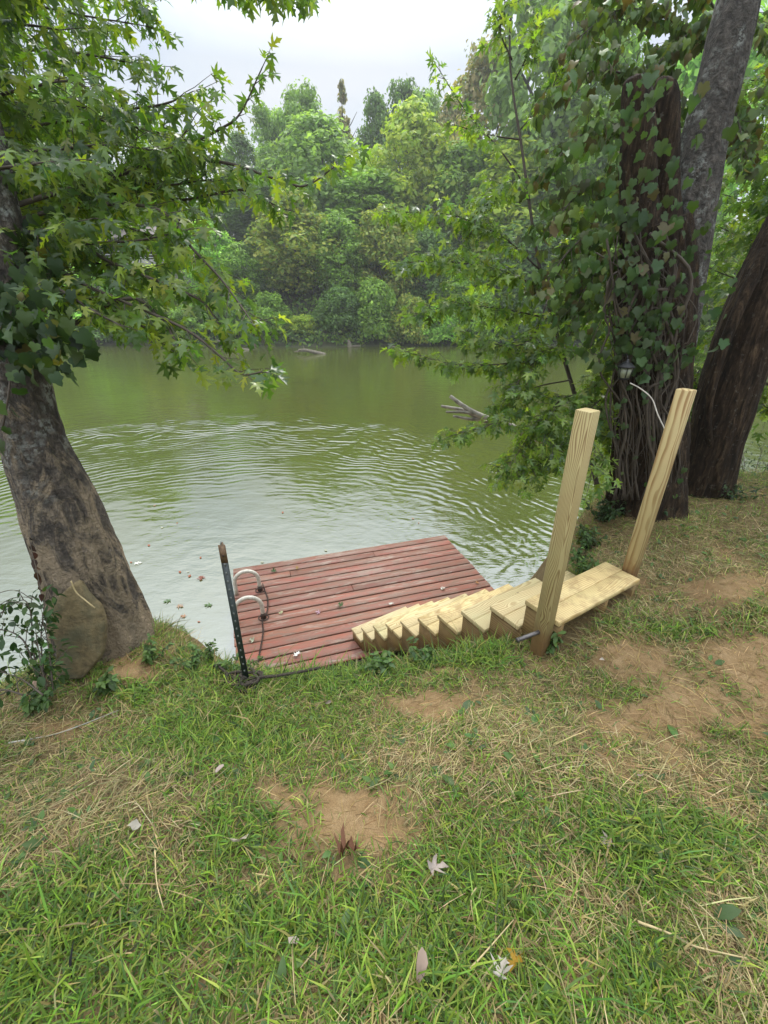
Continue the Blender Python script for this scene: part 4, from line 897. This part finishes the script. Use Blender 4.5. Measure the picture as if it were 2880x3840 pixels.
# undergrowth mat along the shore
n = 40000; x = rng.uniform(-105, 105, n); y = 52.7+1.2*np.sin(x*.13)+.6*np.sin(x*.41+1)+rng.gamma(2., 2.2, n); z = farz(x, y)+rng.gamma(2, .28, n)+.05
q = np.stack([x, y, np.maximum(z, .08)], 1); N = unit(rng.normal(0, .6, (n, 3))+np.array([0, -.5, .8])); T = unit(np.cross(N, rng.normal(0, 1, (n, 3)))); B = np.cross(N, T); s = rng.uniform(.14, .34, n)[:, None]
V = np.stack([q-T*s, q-B*s*.55, q+T*s, q+B*s*.55], 1).reshape(-1, 3)
g = link('undergrowth', mesh('undergrowth', V, np.arange(n*4).reshape(n, 4), np.repeat(palette(n, PAL['green']+PAL['green']+PAL['dark'], .25)*1.9, 4, 0)), M['far_leaf']); tag(g, 'low green undergrowth covering the far bank', 'undergrowth', kind='stuff')
# drift logs on the far shore
M['driftwood'] = simple('driftwood', (.13, .11, .08), .85, nscale=14, amt=.6)
def drift(name, label, cat, parts):
    m = MB()
    for q, r0, r1 in parts: q = catmull(q, 5); m.tube(q, np.linspace(r0, r1, len(q)), 8, rough=.14)
    tag(link(name, m.mesh(name, True), M['driftwood']), label, cat)
W = lambda px, py: atz(px, py, .0)
def up(p, z, dx=0): return p+np.array([dx, 0, z])
a0 = W(310, 354)
drift('drift_log', 'pale forked drift log floating off the far shore below the yellow shrub', 'log', [([up(a0, .35, -1.1), up(a0, .35, -.4), up(a0, .15, .5), up(a0, -.1, 1.5)], .10, .20), ([up(a0, .2, -1.5), up(a0, .28, -.6), up(a0, .2, .2)], .06, .11), ([up(a0, .4, -.5), up(a0, .75, -.6)], .05, .03)])
a0 = W(232, 350)
drift('drift_log', 'grey drift log slanting out of the water left of the forked log', 'log', [([up(a0, 1.0, -1.4), up(a0, .55, -.5), up(a0, .15, .6), up(a0, -.15, 2.0)], .09, .20), ([up(a0, .1, -1.2), up(a0, .1, .6)], .08, .12)])
a0 = W(350, 347)
drift('stump', 'broken brown stump standing in the shallows of the far shore', 'stump', [([up(a0, -.2), up(a0, .4, -.05), up(a0, .75, -.2)], .28, .12), ([up(a0, .05, -.2), up(a0, .12, 1.2)], .11, .07)])
a0 = W(398, 350)
drift('drift_branch', 'thin dark branch poking from the far water right of the stump', 'branch', [([up(a0, .45, -.9), up(a0, .2, 0), up(a0, -.1, .9)], .05, .07)])
# cabin
cx, cy = at(138, 245, 70)[0], 70.; cz0 = float(farz(np.array([cx]), np.array([cy]))[0]); cab = empty('cabin', (cx, cy, cz0), 'small cabin with a dark roofed porch and white railing half hidden by the maple leaves', 'building')
wm = simple('grey siding', (.22, .21, .19), .8); dm = simple('dark timber', (.05, .035, .025), .8); rm_ = simple('roof metal', (.16, .13, .12), .6); wh = simple('white paint', (.62, .62, .6), .5)
m = MB(); m.box((-4.5, 0, -1.5), (4.5, 5, 2.6)); link('wall', m.mesh('wall'), dm, cab)
m = MB(); m.add([(-5, -2.6, 2.5), (5, -2.6, 2.5), (5, 2.5, 4.3), (-5, 2.5, 4.3), (5, 5.6, 2.6), (-5, 5.6, 2.6), (-5, -2.6, 2.38), (5, -2.6, 2.38)], [[0, 1, 2, 3], [3, 2, 4, 5], [6, 7, 1, 0]]); link('roof', m.mesh('roof'), rm_, cab)
m = MB(); m.box((-4.6, -2.3, -1.6), (4.6, -.02, -.05)); link('porch_floor', m.mesh('porch_floor'), wm, cab)
for x in (-4.4, -1.5, 1.5, 4.4): m = MB(); m.box((x-.07, -2.2, -.045), (x+.07, -2.06, 2.45)); link('porch_post', m.mesh('porch_post'), wh, cab)
m = MB()
for z in (.12, .45, .85): m.box((-4.3, -2.16, z), (4.3, -2.1, z+.07))
link('railing', m.mesh('railing'), wh, cab)
for x in (-2.6, 2.4): m = MB(); m.box((x-.5, -.05, .7), (x+.5, -.005, 1.9)); link('window', m.mesh('window'), M['black_iron'], cab)
m = MB(); m.box((-.45, -.06, -.045), (.45, -.005, 2.0)); link('door', m.mesh('door'), wm, cab)
# bush on near bank at right
bb = (5.4, 5.9, gz(5.4, 5.9)); bush = empty('shrub', bb, 'leafy dark shrub at the right edge beyond the leaning trunk, by the water', 'shrub')
f2 = Foliage()
for i in range(34):
    a = rng.uniform(0, 6.28); l = rng.uniform(.4, 1.25); e = np.array(bb)+np.array([math.cos(a)*l*.8, math.sin(a)*l*.7, rng.uniform(.1, 1.2)]); f2.limb([np.array(bb)+np.array([0, 0, -.2]), np.array(bb)*.5+e*.5+np.array([0, 0, .15]), e], .01, .003, tw=.26, every=.10, sz=.055, dens=13, hang=.5, start=.2)
f2.finish(bush, OVAL, [(.03, .062, .02), (.04, .075, .024), (.025, .05, .018)], M['vine_leaf'], bname='stem', lname='foliage')

# ------------------------------------------------------------------ lawn
def scatter(n, dens_pow=1.1):
    n = int(n*1.55); x = rng.uniform(-6, 9.0, n); y = rng.uniform(-.8, 6.2, n)
    yc = np.interp(x, crest[:, 0], crest[:, 1]); k = y < yc+.30; x, y = x[k], y[k]
    z = ground(x, y); px, py = proj(x, y, z); fw = y*CP-(z-CZ)*SP
    k = (fw > .22) & (px > -900) & (px < 1700) & (py < 1900) & (rng.random(len(x)) < np.minimum(1, (1.75/fw)**dens_pow)*np.where((px > -160) & (px < 930) & (py < 1100), 1, .4)); return x[k], y[k], z[k]
def in_stairs(x, y):
    dx, dy = x-D0[0], y-D0[1]; a = dx*AX[0]+dy*AX[1]; d = dx*DN[0]+dy*DN[1]; return (a > -.03) & (a < SL+.02) & (d > -TD-.02)
def blades(x, y, z, L, w, lean, C, curl=.5, lift=0.0, th=None):
    n = len(x); th = rng.uniform(0, 2*PI, n) if th is None else th; d = np.stack([np.cos(th), np.sin(th), 0*th], 1); s = np.stack([-np.sin(th), np.cos(th), 0*th], 1)
    base = np.stack([x, y, z-.004+lift], 1); e = lean
    t1 = d*np.cos(e)[:, None]; t1[:, 2] = np.sin(e); e2 = e-curl*rng.uniform(.2, 1.4, n); t2 = d*np.cos(e2)[:, None]; t2[:, 2] = np.sin(e2)
    mid = base+t1*L[:, None]*.5; tip = mid+t2*L[:, None]*.5
    tip[:, 2] = np.maximum(tip[:, 2], base[:, 2]+.004)
    s = s+np.stack([0*th, 0*th, rng.normal(0, .5, n)], 1); W_ = w[:, None]
    V = np.stack([base-s*W_*.4, base+s*W_*.4, mid-s*W_*.5, mid+s*W_*.5, tip-s*W_*.08, tip+s*W_*.08], 1).reshape(-1, 3)
    i = np.arange(n)[:, None]*6; Fq = np.concatenate([i+np.array([[0, 1, 3, 2]]), i+np.array([[2, 3, 5, 4]])])
    return V, Fq, np.repeat(C, 6, 0)
x, y, z = scatter(1400000); br, st = masks(x, y, z); yc = np.interp(x, crest[:, 0], crest[:, 1]); edge = np.exp(-((y-yc)/.22)**2)
grow = fbm(x*2.2+31, y*2.2, 0, 3)
k = (rng.random(len(x)) < np.clip((1-br*.97)*(1.12-.85*st)*(.75+.7*grow), 0, 1)) & ~in_stairs(x, y); x, y, z, st, edge, grow = x[k], y[k], z[k], st[k], edge[k], grow[k]
n = len(x); lush = blobs(GREEN, *proj(x, y, z)); L = rng.gamma(5, .0125, n)*(.75+.5*edge+.35*np.clip(grow, 0, 1)+.4*lush); w = rng.uniform(.0026, .0062, n)*(.85+.4*lush)
C = palette(n, [(.11, .19, .020), (.085, .158, .018), (.15, .228, .025), (.07, .125, .026), (.20, .25, .04)], .3)
dry = rng.random(n) < .16+.3*st-.12*lush; C[dry] = palette(int(dry.sum()), [(.30, .235, .10), (.22, .185, .08)], .2)
V, Fq, C = blades(x, y, z, L, w, rng.uniform(.15, 1.15, n), C, .8)
print('green blades', n)
g = link('grass', mesh('grass', V, Fq, C), M['grass']); tag(g, 'short mown green grass with dry patches on the bank', 'grass', kind='stuff')
x, y, z = scatter(620000); br, st = masks(x, y, z)
k = (rng.random(len(x)) < np.clip((.02+.70*st)*(1-.5*br)*(1-.6*blobs(GREEN, *proj(x, y, z))), .0, 1)) & ~in_stairs(x, y); x, y, z, br = x[k], y[k], z[k], br[k]; n = len(x)
L = rng.gamma(4, .02, n); C = palette(n, [(.36, .28, .13), (.27, .20, .095), (.44, .36, .19), (.20, .145, .07), (.20, .19, .075), (.31, .25, .12)], .2)
C = np.where((br > .3)[:, None], C*np.array([.9, .8, .7]), C)
sw = fbm(x*1.3-7, y*1.3+2, 0, 2)*4+rng.normal(0, 1.1, n)
V, Fq, C = blades(x, y, z, L, rng.uniform(.0015, .0034, n), rng.uniform(-.05, .35, n), C, .25, rng.uniform(.002, .022, n)*(1-br*.6), sw)
print('straw', n)
g = link('dry_grass', mesh('dry_grass', V, Fq, C), M['straw']); tag(g, 'dry tan grass clippings strewn over the bank', 'grass', kind='stuff')
# broad-leaved weeds in the lawn
x, y, z = scatter(5200, .6); br, st = masks(x, y, z); k = (rng.random(len(x)) < (1-br)*.8) & ~in_stairs(x, y); x, y, z = x[k], y[k], z[k]
P = []; D = []; N = []; S = []
for a, b, c_ in zip(x, y, z):
    for i in range(rng.integers(1, 5)):
        th = rng.uniform(0, 6.28); e = rng.uniform(.1, .7); P.append((a+rng.normal(0, .015), b+rng.normal(0, .015), c_+.008)); D.append((math.cos(th)*math.cos(e), math.sin(th)*math.cos(e), math.sin(e))); N.append((0, 0, 1)); S.append(rng.gamma(5, .0065))
V, T, C = leaves(OVAL, P, D, np.array(N)+rng.normal(0, .25, (len(P), 3)), S, palette(len(P), [(.06, .115, .028), (.075, .13, .03), (.05, .09, .03)], .15), .3, .4)
g = link('weeds', mesh('weeds', V, T, C), M['grass']); tag(g, 'broad-leaved weeds scattered through the lawn', 'weeds', kind='stuff')
# tall ragged growth on the crest of the bank
def weed(px, py, h, n, sz, label, cols, name='weed', spread=.05, shape=OVAL, hang=.4, ground_at=None):
    b0 = gpx(px, py) if ground_at is None else np.array(ground_at); r = empty(name, tuple(b0), label, 'plant'); f = Foliage()
    for i in range(n):
        e = b0+np.array([rng.normal(0, spread), rng.normal(0, spread), h*rng.uniform(.6, 1.05)]); P_ = catmull([b0+np.array([rng.normal(0, .015), rng.normal(0, .015), -.02]), (b0+e)/2+rng.normal(0, .012, 3), e], 5); f.b.tube(P_, np.linspace(.0028, .0012, len(P_)), 4)
        for p in P_[2:]:
            for s_ in (0, PI): th = rng.uniform(0, 6.28)+s_; f.leaf(p, (math.cos(th), math.sin(th), rng.uniform(-.4, .5)-hang*.3), np.array([0, 0, 1.])+rng.normal(0, .3, 3), sz*rng.uniform(.6, 1.2))
    f.finish(r, shape, cols, M['grass'], bname='stem', lname='foliage'); return r
WG = [(.07, .13, .03), (.09, .15, .032), (.055, .10, .028)]
weed(551, 652, .17, 2, .055, 'young leafy weed growing in front of the stair stringer near the pipe', WG, spread=.015)
weed(462, 655, .13, 7, .05, 'leafy green weed clump against the middle of the stairs', WG)
weed(420, 664, .14, 9, .05, 'leafy green weed clump over the lowest stairs by the dock', WG)
weed(380, 672, .12, 8, .05, 'leafy weed clump at the near edge of the red dock', WG)
weed(255, 672, .12, 5, .045, 'low weed clump right beside the steel stake', WG)
weed(150, 660, .16, 6, .04, 'thin weed clump beside the right foot of the leaning maple', WG)
weed(195, 668, .16, 7, .035, 'twiggy weed clump at the lawn edge between maple and steel stake', WG)
weed(110, 690, .10, 9, .05, 'leafy weed clump below the stone slab', WG)
weed(40, 708, .12, 8, .05, 'leafy weed clump at the bank edge near the upright stone', WG)
weed(582, 545, .22, 9, .045, 'yellow-green leafy weed behind the stairs between the two posts', [(.12, .16, .025), (.15, .18, .03)])
weed(600, 520, .22, 10, .045, 'dark leafy weed clump at the foot of the old tree', [(.03, .06, .02), (.04, .075, .022)], spread=.12)
weed(655, 515, .16, 8, .04, 'leafy weed clump before the old trunk behind the right post', [(.03, .06, .02), (.045, .08, .022)], spread=.1)
G_ = lambda x, y: (x, y, gz(x, y))
weed(0, 0, .20, 12, .045, 'leafy weeds on the bank edge close behind the left stair post', WG, spread=.09, ground_at=G_(1.72, 3.18))
weed(0, 0, .22, 14, .045, 'dense dark weeds on the bank edge midway from the stairs to the old tree', [(.04, .075, .022), (.055, .10, .025)], spread=.11, ground_at=G_(1.95, 3.58))
weed(0, 0, .22, 14, .04, 'dense dark weeds at the water side of the old tree foot', [(.035, .065, .02), (.05, .09, .024)], spread=.13, ground_at=G_(2.25, 3.95))
weed(0, 0, .16, 9, .035, 'straggly weeds on the bank edge midway between maple and steel stake', WG, spread=.07, ground_at=G_(-1.25, 2.3))
weed(0, 0, .15, 8, .035, 'straggly weeds on the bank edge just left of the steel stake', WG, spread=.06, ground_at=G_(-1.05, 2.2))
weed(730, 500, .2, 10, .04, 'weed clump under the leaning trunk at the right', [(.03, .06, .02), (.045, .08, .022)], spread=.15)
# ------------------------------------------------------------------ fallen leaves and sticks
def fallen(name, p, sz, c, label, group=None, shape=MAPLE, tilt=.35, curl=.5, mat=None, flat=False):
    th = rng.uniform(0, 6.28); n_ = np.array([0, 0, 1.])+(rng.normal(0, tilt, 3) if not flat else 0)
    V, T, C = leaves(shape, [p*0], [(math.cos(th), math.sin(th), 0 if flat else rng.normal(0, .2))], [n_], [sz], np.array([c]), 0 if flat else curl, 0 if flat else curl, .012 if flat else .11)
    V = V-np.array([V[:, 0].mean(), V[:, 1].mean(), V[:, 2].min()]); o = link(name, mesh(name, V, T, C), mat or M['dead_leaf']); o.location = tuple(p); tag(o, label, 'leaf', group); return o
GL = 'dead leaves on the lawn'; CR = dict(curl=1.5, tilt=.6)
for px, py, s_, c, lb in [(221, 774, .055, (.55, .48, .46), 'pale curled leaf in green grass above the bare patch, the uppermost on the lawn'), (241, 846, .075, (.62, .60, .52), 'long pale curled leaf in the grass left of the bare patch'), (137, 831, .05, (.5, .5, .45), 'small grey-white leaf lying alone in the grass at the left'), (437, 876, .07, (.50, .46, .44), 'whitish lobed maple leaf lying flat right of the brown leaf'),
    (348, 853, .08, (.17, .085, .05), 'brown crumpled leaf at the lower edge of the bare patch'), (604, 848, .05, (.48, .46, .40), 'pale folded leaf in the grass far right of the lobed leaf'), (420, 978, .06, (.52, .42, .36), 'pale pinkish curled leaf near the bottom edge of the lawn'), (500, 974, .055, (.62, .62, .58), 'white torn leaf beside a yellow one in a straw patch'), (512, 967, .04, (.45, .30, .04), 'yellow leaf beside the white torn leaf in a straw patch'), (637, 783, .045, (.40, .33, .33), 'mauve-grey leaf on the dry slope below the bare earth'), (329, 708, .035, (.42, .37, .33), 'small greyish leaf in the grass just below the red dock'), (601, 665, .04, (.55, .52, .46), 'pale leaf scrap beside the foot of the left stair post'), (295, 945, .04, (.5, .45, .42), 'small pale leaf in deep green grass below the long curled leaf')]:
    p = gpx(px, py)+np.array([0, 0, .028]); fallen('fallen_leaf', p, s_, (c[0]*.62, c[1]*.56, c[2]*.50), lb, GL, MAPLE if 'lobed' in lb or 'torn' in lb or 'crumpled' in lb else OVAL, .45, .5 if 'lobed' in lb else 1.1)
for px, py, s_, c, lb in [(340, 606, .11, (.05, .09, .03), 'fresh green maple leaf lying in the middle of the red dock'), (274, 572, .10, (.05, .085, .03), 'dull green leaf on the upper left of the red dock'), (297, 569, .08, (.25, .16, .05), 'tan leaf on the far boards of the red dock'), (391, 605, .08, (.6, .6, .52), 'whitish leaf on the red dock near the stairs'), (252, 641, .09, (.30, .32, .22), 'pale green leaf on the near left boards of the dock'), (281, 613, .07, (.35, .36, .20), 'yellowish leaf on the dock right of the lower handrail'), (297, 655, .10, (.62, .62, .56), 'white crumpled leaf on the nearest boards of the dock'), (318, 613, .07, (.40, .25, .30), 'mauve leaf on the middle boards of the dock'), (443, 589, .08, (.6, .58, .5), 'white leaf on the dock boards close to the stair treads'), (477, 583, .08, (.40, .20, .08), 'orange leaf near the right corner of the dock')]:
    fallen('fallen_leaf', atz(px, py, DZ+.008), s_, c, lb, 'leaves on the dock', tilt=.15, curl=.2)
wl = [(201, 578, .14, (.19, .075, .05), 'rust red maple leaf floating on the water left of the steel stake'), (180, 606, .11, (.28, .19, .12), 'tan leaf floating between the leaning maple and the steel stake'), (208, 605, .13, (.08, .13, .05), 'green leaf floating beside the rust red one'), (183, 616, .09, (.30, .17, .10), 'brown leaf floating just below the tan one'), (191, 647, .13, (.36, .24, .15), 'pale orange leaf floating close to the lawn edge'), (167, 601, .12, (.09, .14, .06), 'green twiggy leaf floating right of the maple trunk'), (138, 563, .13, (.6, .6, .52), 'white leaf floating right beside the leaning maple trunk'), (555, 607, .13, (.22, .085, .055), 'red leaf on the water seen past the left stair post')]
for px, py, s_, c, lb in wl: fallen('floating_leaf', atz(px, py, .012), s_, c, lb, 'leaves floating on the river', flat=True)
for i in range(26):
    px, py = rng.uniform(120, 480), rng.uniform(505, 640)
    if py > 575 and px > 225: continue
    p = atz(px, py, .010)
    fallen('floating_leaf', p, rng.uniform(.05, .10), [(.25, .09, .05), (.3, .3, .22), (.26, .16, .10)][i % 3], 'tiny leaf scrap floating on the open river beyond the dock', 'leaf scraps on the open river', OVAL, flat=True)
def stick(pts_px, r, label, c='deadwood', lift=.02, cat='twig'):
    P_ = catmull([gpx(*q)+np.array([0, 0, lift]) for q in pts_px], 6); m = MB(); m.tube(P_, np.linspace(r, r*.5, len(P_)), 6, rough=.1); tag(link('twig', m.mesh('twig', True), M[c]), label, cat)
M['straw_stick'] = simple('pale stick', (.36, .28, .14), .8)
stick([(635, 927), (668, 940), (692, 952), (742, 964)], .0045, 'long pale stick lying on the grass at the lower right', 'straw_stick', .035)
stick([(469, 975), (487, 955), (512, 926)], .003, 'thin straw stem across the straw patch near the white torn leaf', 'straw_stick', .04)
stick([(476, 893), (470, 905), (474, 935)], .003, 'bent pale stem in the grass below the lobed leaf', 'straw_stick', .04)
stick([(158, 858), (160, 890), (168, 920)], .0028, 'pale straw stalk standing in the lush grass at the lower left', 'straw_stick', .05)
stick([(520, 640), (535, 632), (553, 650)], .002, 'thin straw stalk in front of the stair stringer', 'straw_stick', .06)
stick([(10, 745), (60, 735), (120, 712)], .005, 'grey fallen stick across the bare earth left of the stake', 'deadwood', .015)
m = MB(); m.tube(catmull([at(71, 581, 2.03), at(76, 592, 2.03), at(85, 600, 2.02), at(95, 608, 2.02)], 6), .004, 6); tag(link('twig', m.mesh('twig', True), M['straw_stick']), 'pale crooked twig resting on the face of the stone slab', 'twig')

# ------------------------------------------------------------------ light
SUN_EL, SUN_AZ = math.radians(52), math.radians(12)     # azimuth from +y towards +x
world = bpy.data.worlds.new('World'); sc.world = world; world.use_nodes = True; nt = world.node_tree; nt.nodes.clear()
class WT(NT):
    def __init__(s): s.t = nt; s.out = s.n('ShaderNodeOutputWorld')
t = WT()
sky = t.n('ShaderNodeTexSky', sky_type='NISHITA'); sky.sun_disc = False; sky.sun_elevation = SUN_EL; sky.sun_rotation = SUN_AZ
bg1 = t.n('ShaderNodeBackground', {'Color': sky.outputs[0], 'Strength': .10})
gen = t.n('ShaderNodeTexCoord').outputs['Generated']
sz = t.n('ShaderNodeSeparateXYZ', {0: gen}).outputs[2]
cl = t.noise(t.mapv(gen, (1, 1, 2.2)), 2.1, 6, .55, .3)
cc = t.ramp(cl, [(.36, (.74, .83, .98)), (.52, (.88, .94, 1.01)), (.66, (.98, 1.0, 1.03))])
st_z = t.math('MULTIPLY', t.ramp(sz, [(0, (.19,)*3), (.34, (.20,)*3), (.5, (.47,)*3), (1, (1, 1, 1))]), 2.75)
bg2 = t.n('ShaderNodeBackground', {'Color': cc, 'Strength': st_z})
mx = t.n('ShaderNodeMixShader', {0: .9, 1: bg1, 2: bg2}); t.t.links.new(mx.outputs[0], t.out.inputs[0])
su = bpy.data.lights.new('sun', 'SUN'); su.energy = 1.5; su.angle = math.radians(11); su.color = (1, .96, .88)
so_ = bpy.data.objects.new('sun', su); col.objects.link(so_)
dv = Vector((math.sin(SUN_AZ)*math.cos(SUN_EL), math.cos(SUN_AZ)*math.cos(SUN_EL), math.sin(SUN_EL))); so_.rotation_euler = dv.to_track_quat('Z', 'Y').to_euler(); so_.location = (0, 0, 40)
# haze
m = MB(); m.box((-170, -20, -4), (170, 165, 60)); hz = link('haze', m.mesh('haze')); tag(hz, 'thin pale haze in the river air', 'haze', kind='stuff'); hz.display_type = 'WIRE'
t = NT('haze'); v = t.n('ShaderNodeVolumePrincipled', {'Color': (.97, .98, 1.0), 'Density': .0007, 'Anisotropy': .3}); t.t.links.new(v.outputs[0], t.out.inputs['Volume']); hz.data.materials.append(t.m)
vs = sc.view_settings; vs.view_transform = 'Standard'; vs.look = 'None'; vs.gamma = 1; vs.exposure = .68
cy = sc.cycles; cy.use_denoising = True; cy.max_bounces = 7; cy.diffuse_bounces = 3; cy.glossy_bounces = 3; cy.transmission_bounces = 4; cy.volume_bounces = 1; cy.transparent_max_bounces = 4
cy.sample_clamp_indirect = 6
